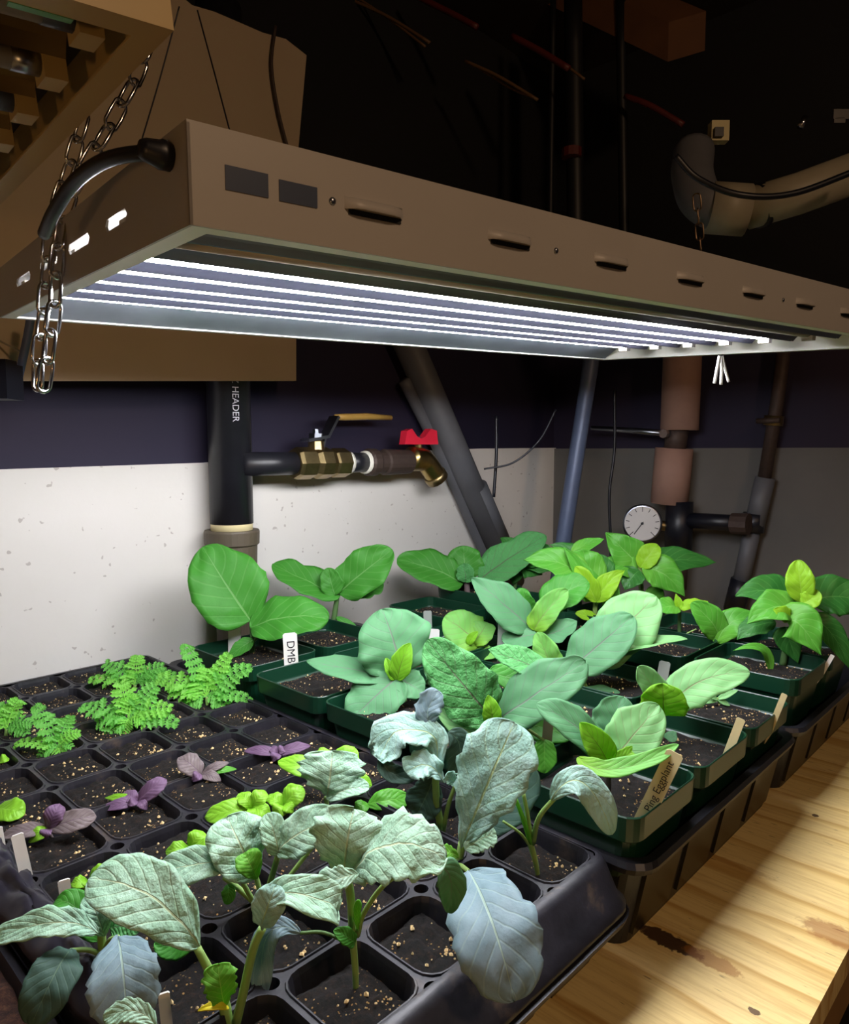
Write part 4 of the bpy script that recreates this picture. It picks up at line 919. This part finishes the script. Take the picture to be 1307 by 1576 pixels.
# stickers, screws, louvres
MB().box((.0143, -.0004, .0150), (.0322, 0, .0240)).build('sticker', 'sticker_dark', fx, local=True)
MB().box((.0370, -.0004, .0148), (.0545, 0, .0230)).build('sticker', 'sticker_dark', fx, local=True)
for x, z in ((.062, .0190), (.2045, .0178), (.471, .0165), (.62, .016)):
    MB().lathe((x, .0003, z), (0, -1, 0), [(0, .0017), (.0006, .0017), (.0012, .0012), (.0014, .0003)], 12).build('screw', 'steel', fx, True, True)
for k in range(9):
    xa = .068+.085*k; zt, zb = .0222-.0003*k, .0170-.0003*k
    v = []; f = []; NN = 8
    for i in range(NN+1):
        u = i/NN; x = xa+.031*u; pr = .0050*min(1, math.sin(math.pi*u)*2.2)
        v += [(x, 0, zt), (x, -pr*.55, zt-.0008), (x, -pr, zb+.0006), (x, -pr*.9, zb)]
    for i in range(NN):
        for j in range(3): a_ = i*4+j; f.append((a_, a_+4, a_+5, a_+1))
    lv = link('louvre', v, f, 'housing', fx, True, True)
    MB().box((xa+.002, -.0006, zb-.0019), (xa+.030, .0001, zb+.0004)).build('vent_slot', 'ink', lv, local=True)
# power cable with its gland on the left end
g0 = FM @ V((-.001, .014, .028))
def fl(x, y, D): return FM.inverted() @ at(x, y, D)
gd = g0.dot(EF)
MB().lathe((.0, .017, .0275), (-1, 0, .1), [(0, .0052), (.004, .0056), (.0055, .005), (.010, .0042), (.012, .003)], 16).build('cable_gland', 'rubber_black', fx, True, True)
cb = [fl(258, 240, gd), fl(215, 236, gd), fl(160, 248, gd+.01*FS), fl(115, 280, gd+.03*FS), fl(84, 325, gd+.05*FS), fl(68, 360, gd+.07*FS)]
MB().tube(curve(cb, 8), .0030, 12).build('power_cable', 'rubber_black', fx, True, True)

# ---- second, unlit lamp, upper left, nearer the ceiling
f2 = thing('grow_light', 'unlit grow light with bare tubes at the upper left corner', 'lamp', EYE + (V((.14745, .27968, .45020))-EYE)*FS)
f2.scale = (FS, FS, FS)
f2.rotation_euler = (0, math.radians(-5.963), math.radians(-3.154))
L2, W2, H2 = .62, .40, .045
MB().box((-L2, 0, 0), (0, .0015, H2)).build('front_panel', 'f2_frame', f2, local=True)
MB().box((-L2, W2-.0015, 0), (0, W2, H2)).build('back_panel', 'f2_frame', f2, local=True)
MB().box((-.0015, .0015, 0), (0, W2-.0015, H2)).build('end_panel', 'f2_frame', f2, local=True)
MB().box((-L2, 0, H2), (0, W2, H2+.001)).build('top_panel', 'f2_frame', f2, local=True)
MB().box((-L2, .0015, 0), (-.0015, .013, .0012)).box((-.012, .013, 0), (-.0015, W2-.013, .0012)).box((-L2, W2-.013, 0), (-.0015, W2-.0015, .0012)).build('bottom_lip', 'f2_frame', f2, local=True)
MB().box((-.024, .013, .028), (-.0015, W2-.013, .030)).build('end_deck', 'f2_dark', f2, local=True)
for k in range(8):
    y = .036+.047*k
    prf = [(y-.0235, .006), (y-.020, .012), (y-.008, .026), (y+.008, .026), (y+.020, .012), (y+.0235, .006)]
    v = []; f = []
    for x in (-L2+.01, -.022):
        for yy, zz in prf: v.append((x, yy, zz))
    for i in range(5): f.append((i, i+1, 6+i+1, 6+i))
    link('reflector_channel', v, f, 'f2_reflector', f2, False, True)
    tb = MB().tube([(-L2+.02, y, .012), (-.026, y, .012)], .0052, 12).build('lamp_tube', 'tube_off', f2, True, True)
    MB().lathe((-.038, y, .012), (1, 0, 0), [(0, .0056), (.012, .0056)], 12).build('end_cap', 'steel' if k % 2 else 'sticker_dark', tb, True, True)
    MB().box((-.026, y-.007, .004), (-.016, y+.007, .026)).build('lamp_socket', 'f2_frame', f2, local=True)
for xa, xb in ((-.135, -.10), (-.092, -.066), (-.056, -.034)):
    MB().box((xa, .0130, -.0003), (xb, .0165, .0004)).build('film_strip', 'green_film', f2, local=True)
for i in range(4):
    MB().box((-.060+.004*i, -.0004, .0120-.0022*i), (-.014-.003*i, 0, .0128-.0022*i)).build('printed_line', 'ink', f2, local=True)

# ================================================================== CHAINS, CORDS
def link_mesh(L, W, r):
    pts = []
    for i in range(20):
        a = 2*math.pi*i/20; x = math.cos(a)*W; z = math.sin(a)*W + (L-W if math.sin(a) > .01 else -(L-W) if math.sin(a) < -.01 else 0)
        pts.append((x, 0, z))
    mb = MB().tube(pts, r, 6, closed=True)
    me = bpy.data.meshes.new('chain_link'); me.from_pydata(mb.v, [], mb.f); me.polygons.foreach_set('use_smooth', [True]*len(me.polygons)); return me
def chain(label, pts, L, W, r, mat, name='hanging_chain', group=None):
    P = curve(pts, 20); t = thing(name, label, 'chain', P[-1], group); me = link_mesh(L, W, r); me.materials.append(M(mat))
    step = (L-r)*1.86; acc = 0; i = 0; pos = []; last = P[0]; cur = P[0]; need = 0
    seglen = [0]
    for a_, b_ in zip(P, P[1:]): seglen.append(seglen[-1]+(b_-a_).length)
    s_ = step/2; k = 0
    while s_ < seglen[-1]:
        j = max(q for q in range(len(seglen)) if seglen[q] <= s_); j = min(j, len(P)-2)
        p = P[j].lerp(P[j+1], (s_-seglen[j])/max(1e-6, seglen[j+1]-seglen[j])); d = (P[j+1]-P[j]).normalized()
        o = bpy.data.objects.new('chain_link', me); C.objects.link(o); o.parent = t; o.location = p - t.location
        x = EF.cross(d).normalized(); y = d.cross(x); q = Matrix((x, y, d)).transposed() @ Matrix.Rotation(math.radians(25+90*(k % 2)), 3, 'Z')
        o.rotation_euler = q.to_euler(); s_ += step; k += 1
    return t
Dc = .425*FS
top_a = at(232, 60, Dc+.03*FS)
chain('steel chain hanging in front of the lamp end, right strand', [top_a, at(206, 124, Dc+.02*FS), at(165, 200, Dc+.01*FS), at(128, 265, Dc), at(100, 325, Dc-.005*FS), at(88, 400, Dc-.01*FS), at(84, 470, Dc-.01*FS), at(76, 530, Dc-.01*FS), at(68, 586, Dc-.01*FS)], .0098*FS, .0044*FS, .0011*FS, 'chrome', group='chains of the lit lamp')
chain('steel chain hanging in front of the lamp end, left strand', [at(130, 180, Dc+.015*FS), at(114, 235, Dc+.01*FS), at(98, 285, Dc+.005*FS), at(80, 350, Dc), at(72, 420, Dc), at(66, 490, Dc), at(60, 540, Dc), at(58, 586, Dc)], .0090*FS, .0042*FS, .0010*FS, 'chrome', group='chains of the lit lamp')
def cord(label, pts, px, mat, name='cord', cat='cord', seg=8, smooth=10, group=None):
    P = curve(pts, smooth); r = px/2*((P[0]-EYE).dot(FWD)+(P[-1]-EYE).dot(FWD))/2/FOC
    o = MB().tube(P, r, seg).build(name, mat, None, True); return tag(o, label, cat, group)
def fxw(x, y, z): return FM @ V((x, y, z))
cord('thin wire rising from the lamp end, left of the pair', [at(276, 10, .36), at(245, 125, .36), at(206, 256, .36)], 2.4, 'rubber_black', 'hanging_wire', 'wire', group='thin lamp wires')
cord('thin wire rising from the lamp top, right of the pair', [at(304, 16, .36), at(330, 112, .35), at(357, 214, .34)], 2.4, 'rubber_black', 'hanging_wire', 'wire', group='thin lamp wires')
cord('dark cord hanging over the right part of the white board', [on_y(424, 40, .693), on_y(418, 100, .693), on_y(428, 170, .693), on_y(446, 240, .693)], 5, 'iron', 'dangling_cable', 'cable')
cord('dark slanted post in front of the white board at the left edge', [at(50, 470, .60), at(42, 520, .60), at(24, 600, .60)], 13, 'blue_pipe', 'slanted_post', 'post')
cord('thin pale wire crossing the board at the left edge', [at(-10, 520, .62), at(14, 532, .62), at(34, 542, .62)], 3, 'pvc_cream', 'thin_wire', 'wire')
tag(MB().obox(at(4, 588, .58), ER*.010, EF*.012, UP*.014).obox(at(6, 566, .58), ER*.006, EF*.008, UP*.006).build('cable_box', 'rubber_black'), 'small dark box at the left edge below the chain', 'box')
we = FM @ V((FL-.10, .17, 0))
tag(MB().tube(curve([at(1108, 548, .50), at(1104, 568, .50), at(1100, 590, .50)], 6), .0011, 6).tube(curve([at(1110, 548, .50), at(1111, 568, .50), at(1110, 592, .50)], 6), .0011, 6).tube(curve([at(1112, 548, .50), at(1117, 570, .50), at(1122, 588, .50)], 6), .0010, 6).build('pull_cord', 'tag_white', None, True), 'looped white cord hanging below the right end of the lit lamp', 'cord')
chain('small chain hanging above the right end of the lit lamp', [at(1072, 300, .48), at(1076, 345, .48), at(1080, 400, .48)], .0055, .0024, .0005, 'steel_dark')

# ================================================================== PIPES ON THE WALL
PYc = .728
pt = on_y(352, 600, PYc); pb = on_y(357, 790, PYc); rp = 32.5*(pt.dot(EF))/FOC
pp = thing('header_pipe', 'thick black pipe with white lettering and capped brown coupling on the wall', 'pipe', (pb.x, PYc, 0))
ax = (pt-pb).normalized(); zt_ = pb
c_top = on_y(357, 800, PYc)
MB().tube([c_top - ax*.004, c_top+ax*.56], rp, 28).build('pipe_body', 'black_plastic', pp, True)
q0 = on_y(357, 812, PYc)
MB().lathe(q0, UP, [(-.004, rp*.98), (.012, rp*.98), (.0125, rp*.9)], 28).build('cream_collar', 'cream_collar', pp, True)
q1 = on_y(358, 860, PYc)
k_ = q0.z - .0025
MB().lathe((q0.x, PYc, k_), (0, 0, -1), [(0, rp*1.05), (.0, rp*1.26), (.002, rp*1.29), (.016, rp*1.27), (.018, rp*1.17), (.045, rp*1.14), (.052, rp*.98), (.075, rp*.85), (.100, rp*.82), (k_-.002, rp*.80)], 28).build('coupling', 'coupling', pp, False)
v, f = text_mesh('E-Z HEADER', .0105); ang0 = math.atan2(-EF.y, -EF.x)+.55; mid = on_y(368, 612, PYc)
vv = [V((mid.x, PYc, mid.z))*0 + V((pb.x+ax.x*(mid.z-pb.z)/ax.z + (rp+.0003)*math.cos(ang0+p.y/rp), PYc+(rp+.0003)*math.sin(ang0+p.y/rp), mid.z-p.x)) for p in v]
link('lettering', vv, f, 'print_white', pp)
# branch with ball valve and spigot
PYh = PYc; PYc = .710
za = on_y(400, 714, PYc).z
def bx(px, py=712): return on_y(px, py, PYc).x
br = thing('valve_branch', 'brass ball valve with yellow lever on a black branch pipe', 'valve', (bx(455), PYc, za))
X = V((1, 0, 0)); rb = 18*on_y(430, 712, PYc).dot(EF)/FOC
MB().tube([(bx(372), PYc, za), (bx(470), PYc, za)], rb, 20).build('branch_pipe', 'black_plastic', br, True)
x0_, x1_ = bx(452), bx(532); w_ = x1_-x0_
MB().lathe((x0_, PYc, za), X, [(0, rb*1.30), (w_*.06, rb*1.42), (w_*.30, rb*1.42), (w_*.34, rb*1.22), (w_*.42, rb*1.42), (w_*.62, rb*1.42), (w_*.70, rb*1.25), (w_*.74, rb*1.35), (w_*.98, rb*1.35), (w_, rb*1.2)], 8).build('valve_body', 'brass', br)
sx_ = x0_+w_*.42
MB().lathe((sx_, PYc, za+rb*1.2), UP, [(0, .011), (.010, .0095), (.012, .007), (.018, .006)], 8).build('valve_stem', 'brass', br)
lz = za+rb*1.2+.020
def P2(px, py): return on_y(px, py, PYc)
la, lb_, lc = P2(470, 678), P2(500, 672), P2(515, 642); ld = P2(602, 643)
def strap(pts, hw, th):
    mb = MB()
    for a_, b_ in zip(pts, pts[1:]):
        d = (b_-a_); n = V((d.z, 0, -d.x)).normalized(); mb.obox((a_+b_)/2, d*.5+d.normalized()*th*.5, V((0, hw, 0)), n*th)
    return mb
strap([la, lb_, lc], .009, .0018).build('lever_plate', 'steel', br)
strap([P2(496, 672), P2(492, 694)], .008, .0012).build('lever_stop', 'steel', br)
MB().lathe(P2(486, 672), UP, [(-.008, .005), (-.004, .009), (.004, .009), (.004, .004), (.009, .004)], 6).build('lever_nut', 'steel', br)
MB().tube([lc, P2(530, 642), P2(565, 641), ld], [.0035, .0045, .0045, .0035], 8).build('lever_grip', 'lever_orange', br, True)
MB().lathe((x1_, PYc, za), X, [(0, rb*1.05), (.006, rb*1.05)], 16).build('sealing_tape', 'white_tape', br, True)
MB().tube([(x1_, PYc, za), (bx(562), PYc, za)], rb*.93, 16).build('nipple', 'black_plastic', br, True)
MB().lathe((bx(560), PYc, za), X, [(0, rb*1.1), (.006, rb*1.1)], 16).build('sealing_tape', 'white_tape', br, True)
sg = thing('spigot', 'brass garden spigot with red butterfly handle at the end of the branch', 'tap', (bx(640), PYc, za))
xa = bx(564); xb = bx(628)
MB().lathe((xa, PYc, za), X, [(0, rb*1.15), (.003, rb*1.32), (.014, rb*1.32), (.018, rb*1.1), (.030, rb*1.1), (.032, rb*1.28), (xb-xa, rb*1.2), (xb-xa+.002, rb*.9)], 18).build('iron_fitting', 'iron', sg)
c0 = P2(640, 704); c1 = P2(668, 730)
MB().lathe((xb-.004, PYc, za), X, [(0, rb*.8), (.012, rb*.95), (.03, rb*1.0), (.042, rb*.6)], 14).build('spigot_body', 'brass', sg, True)
MB().tube(curve([P2(632, 705)+V((0, 0, 0)), P2(652, 708), P2(664, 722), P2(674, 738)], 5), [.0165]*6+[.0150]*5+[.0150]*4+[.0155], 14).build('spout', 'brass_bright', sg, True)
d = (P2(676, 741)-P2(666, 726)).normalized()
MB().lathe(P2(668, 729), d, [(0, .0145), (.002, .0172), (.011, .0172), (.011, .0140)], 16).build('spout_ring', 'brass', sg, True)
MB().lathe(P2(644, 702), UP, [(0, .009), (.010, .008), (.012, .0055), (.022, .0055)], 8).build('bonnet', 'brass_bright', sg)
hz = P2(644, 684)
poly = [P2(*p)+V((0, -.006, 0)) for p in ((619, 684), (622, 663), (630, 660), (638, 672), (644, 675), (650, 672), (659, 660), (668, 663), (670, 684))]
MB().prism(poly, (0, .012, 0)).build('red_handle', 'red_handle', sg)
MB().lathe(P2(644, 674), UP, [(-.003, .0035), (.002, .0035), (.003, .002)], 6).build('handle_screw', 'steel', sg)
# drain pipe, slanted, with a thinner conduit beside it
a_, b_ = on_y(655, 590, .733), on_y(762, 836, .733); Dd = 1.06; dirv = (b_-a_).normalized()
dp = thing('drain_pipe', 'thick slanted grey drain pipe behind the spigot', 'pipe', b_+dirv*.09)
MB().tube([a_-dirv*.16, b_+dirv*.09], .0215, 22).build('pipe_body', 'drain_pipe', dp, True)
m0 = on_y(736, 768, .733)
MB().tube([m0-dirv*.022, m0+dirv*.090], .0232, 22).build('sleeve', 'drain_pipe', dp, True)
cord('thin grey conduit running beside the slanted drain pipe', [on_y(622, 585, .744), on_y(684, 710, .744), on_y(730, 815, .744), on_y(756, 875, .744)], 18, 'drain_pipe', 'conduit', 'pipe', 12)
# blue-grey pipe in the corner
cord('slim blue-grey pipe leaning in the corner of the walls', [at(918, 500, 1.10), at(905, 590, 1.10), at(886, 710, 1.10), at(866, 842, 1.10), at(858, 900, 1.10)], 24, 'blue_pipe', 'corner_pipe', 'pipe', 14)
cord('thin black wire hanging on the dim right wall left of the gauge', [at(946, 600, 1.12), at(946, 690, 1.12), at(938, 760, 1.12), at(940, 830, 1.12), at(940, 880, 1.12)], 4.5, 'rubber_black', 'hanging_wire', 'wire')
cord('thin loose wire curving across the dark wall by the drain pipe', [at(745, 722, 1.0), at(790, 712, 1.0), at(830, 678, 1.0), at(856, 630, 1.0)], 3, 'rubber_black', 'loose_wire', 'wire')
cord('short black wire dropping behind the drain pipe', [at(764, 640, 1.02), at(764, 700, 1.02), at(760, 765, 1.02)], 5, 'rubber_black', 'hanging_wire', 'wire')
# insulated pipe with lever valve and pressure gauge
XP = 1.09
def P3(x, y): return on_x(x, y, XP)
ip = thing('insulated_pipe', 'tan insulated pipe with a lever valve in the corner at right', 'pipe', P3(1030, 860))
MB().tube([P3(1052, 480), P3(1050, 560), P3(1046, 662)], 28*P3(1040, 620).dot(EF)/FOC, 20).build('insulation', 'insulation', ip, True)
MB().tube([P3(1038, 690), P3(1030, 775)], 28*P3(1040, 720).dot(EF)/FOC, 20).build('insulation', 'insulation', ip, True)
MB().tube([P3(1044, 655), P3(1038, 695)], .017, 12).build('valve_body', 'iron', ip, True)
MB().tube([P3(920, 659)+V((-.02, 0, 0)), P3(985, 663)+V((-.02, 0, 0)), P3(1040, 668)+V((-.02, 0, 0))], [.0035, .0045, .005], 8).build('valve_lever', 'steel', ip, True)
MB().lathe(P3(1034, 668)+V((-.03, 0, 0)), V((1, 0, 0)), [(0, .007), (.006, .008), (.012, .006)], 8).build('lever_nut', 'chrome', ip)
MB().tube([P3(1046, 772), P3(1044, 850)], .021, 16).build('black_tee', 'rubber_black', ip, True)
MB().tube([P3(1050, 800), P3(1146, 806)], .0125, 14).build('cross_pipe', 'rubber_black', ip, True)
MB().lathe(P3(1140, 806), (P3(1160, 807)-P3(1140, 806)), [(-.012, .016), (.012, .016)], 12).build('cross_elbow', 'iron', ip)
MB().tube([P3(1044, 845), P3(1040, 905)], .017, 14).build('lower_pipe', 'iron', ip, True)
gc = P3(1000, 803)+V((-.035, -.005, 0)); gn = (EYE-gc); gn.z *= .2; gn.normalize(); gr = 28.5*gc.dot(EF)/FOC
gg = thing('pressure_gauge', 'round white pressure gauge with thin black needle in the right corner', 'gauge', gc)
MB().lathe(gc-gn*.016, gn, [(0, gr*.92), (.004, gr*1.04), (.015, gr*1.04), (.016, gr*.95)], 32).build('gauge_case', 'steel', gg, True)
MB().lathe(gc-gn*.0005, gn, [(0, gr*.93), (.0008, gr*.93)], 32).build('gauge_face', 'gauge_face', gg)
gx = UP.cross(gn).normalized(); gy = gn.cross(gx)
MB().obox(gc+gn*.0012+gy*(-gr*.25)-gx*gr*.18, (gy*.8+gx*.55).normalized()*gr*.42, (gx*.8-gy*.55).normalized()*.0007, gn*.0002).build('needle', 'ink', gg)
for k in range(11):
    a_ = math.radians(-45+27*k); d = gx*math.cos(a_)+gy*math.sin(a_); e_ = gn.cross(d)
    MB().obox(gc+gn*.0010+d*gr*.78, d*gr*(.10 if k % 5 else .14), e_*.0005, gn*.0002).build('tick_mark', 'ink', gg)
MB().lathe(gc+gn*.0012, gn, [(0, .0022), (.001, .0018)], 10).build('hub', 'ink', gg)
MB().tube([gc-gn*.014, P3(1040, 812)], .008, 10).build('gauge_stem', 'brass', gg, True)
XQ = 1.12
def P4(x, y): return on_x(x, y, XQ)
vp = thing('dark_pipe', 'slanted dark jointed pipe on the dim right wall at far right', 'pipe', P4(1130, 940))
MB().tube([P4(1212, 500), P4(1196, 620), P4(1176, 740)], .0095, 14).build('upper_pipe', 'iron', vp, True)
MB().tube([P4(1178, 735), P4(1160, 815)], .0145, 14).build('joint', 'drain_pipe', vp, True)
MB().tube([P4(1162, 790), P4(1158, 818)], .0165, 12).build('black_tee', 'rubber_black', vp, True)
MB().tube([P4(1158, 815), P4(1140, 900)], .0125, 14).build('lower_pipe', 'drain_pipe', vp, True)
MB().tube([P4(1142, 892), P4(1130, 940)], .016, 12).build('foot_joint', 'rubber_black', vp, True)
MB().tube([P4(1192, 640), P4(1190, 655)], .0135, 12).build('collar', 'brass', vp, True)
MB().lathe(P4(1188, 648)+V((-.016, 0, 0)), V((0, 1, 0)), [(-.016, .004), (.016, .004)], 8).build('tap_bar', 'iron', vp, True)

# ================================================================== UNDER THE CEILING
def beam(label, pts, down, mat, name):
    P = [V(p) for p in pts]; return tag(MB().prism(P, down).build(name, mat), label, 'beam')
a_, b_ = at(868, -20, 1.15), at(1085, 78, 1.0)
e_ = at(1040, 94, .96)-b_
mb = MB().prism([a_, b_, b_+UP*.05, a_+UP*.05], (at(1028, 95, 1.0)-at(1085, 78, 1.0))*1.0)
tag(mb.build('wood_block', 'joist'), 'short brown timber block under the ceiling at upper right', 'timber')
cl = [('tan cable bundle under the ceiling, uppermost strand', (505, -15), (590, 22), (662, 66), 'cable_tan', 5), ('tan cable bundle under the ceiling, lower strand', (540, -10), (600, 30), (655, 72), 'cable_tan', 4),
      ('red cable under the ceiling right of the tan bundle', (632, -10), (690, 18), (735, 42), 'cable_red', 9), ('tan cable running on below the red one', (716, 94), (768, 118), (828, 154), 'cable_tan', 5),
      ('thin tan cable beside the middle ceiling cable', (730, 100), (785, 135), (822, 150), 'cable_tan', 4), ('dull red cable in the middle of the dark ceiling', (788, 56), (830, 78), (876, 106), 'cable_red', 10),
      ('red cable nearest the grey duct elbow', (962, 148), (1000, 162), (1052, 192), 'cable_red', 9), ('pale cable above the middle of the dark ceiling', (800, 58), (850, 86), (900, 122), 'cable_tan', 4)]
for lb, p, q, r, mt, px in cl: cord(lb, [at(*p, 1.02), at(*q, 1.0), at(*r, .98)], px, mt, 'ceiling_cable', 'cable', 6, 6, 'cables under the ceiling')
du = thing('vent_elbow', 'cream plastic vent elbow under the ceiling at right', 'pipe', at(1095, 330, .80))
MB().tube(curve([at(1068, 232, .85), at(1066, 270, .83), at(1080, 308, .81), at(1118, 326, .803), at(1135, 325, .80)], 8), .0225, 20).build('elbow', 'drain_pipe', du, True)
MB().tube([at(1150, 322, .80), at(1230, 298, .79), at(1340, 258, .78)], .0215, 20).build('vent_pipe', 'pvc_cream', du, True)
MB().tube([at(1092, 320, .806), at(1150, 324, .80)], .0268, 20).build('collar', 'pvc_cream', du, True)
MB().tube([at(1166, 318, .80), at(1176, 315, .80)], .0235, 20).build('clamp_band', 'rubber_black', du, True)
cord('black cable looped under the cream vent elbow', [at(1040, 240, .74), at(1075, 275, .74), at(1140, 300, .73), at(1220, 298, .73), at(1320, 262, .73)], 10, 'rubber_black', 'looped_cable', 'cable')
cord('dark drop pipe behind the lamp under the ceiling, left one', [at(852, -14, 1.05), at(848, 260, 1.05), at(846, 420, 1.05)], 9, 'duct_dark', 'drop_pipe', 'pipe', 10, 4, 'drop pipes behind the lamp')
cord('dark drop pipe behind the lamp with a red collar', [at(882, -14, 1.05), at(886, 300, 1.05), at(888, 430, 1.05)], 28, 'duct_dark', 'drop_pipe', 'pipe', 12, 4, 'drop pipes behind the lamp')
cord('dark drop pipe behind the lamp, nearest the vent elbow', [at(955, -14, 1.05), at(960, 320, 1.05), at(962, 430, 1.05)], 15, 'duct_dark', 'drop_pipe', 'pipe', 10, 4, 'drop pipes behind the lamp')
tag(MB().lathe(at(880, 236, 1.04), UP, [(-.006, .014), (.006, .014)], 12).build('pipe_collar', 'cable_red'), 'small red collar on the middle drop pipe', 'collar')
jb = thing('junction_box', 'small pale square junction box above the vent elbow', 'box', at(1106, 204, .85))
MB().obox(at(1106, 204, .85), ER*.010, EF*.006, UP*.011).build('box_body', 'tag_cream', jb)
MB().obox(at(1106, 204, .842), ER*.005, EF*.003, UP*.005).build('box_centre', 'rubber_black', jb)
tag(MB().lathe(at(1236, 188, .8), (at(1240, 180, .8)-at(1232, 196, .8)), [(-.006, .004), (.006, .003)], 8).build('pipe_fitting', 'chrome', None, True), 'tiny shiny fitting in the dark upper right', 'fitting')
tag(MB().obox(at(1297, 176, .8), ER*.010, EF*.001, UP*.005).obox(at(1292, 185, .8), ER*.006, EF*.001, UP*.003).build('metal_label', 'chrome'), 'crumpled shiny metal label at the right edge under the ceiling', 'label')
bpy.context.view_layer.update()
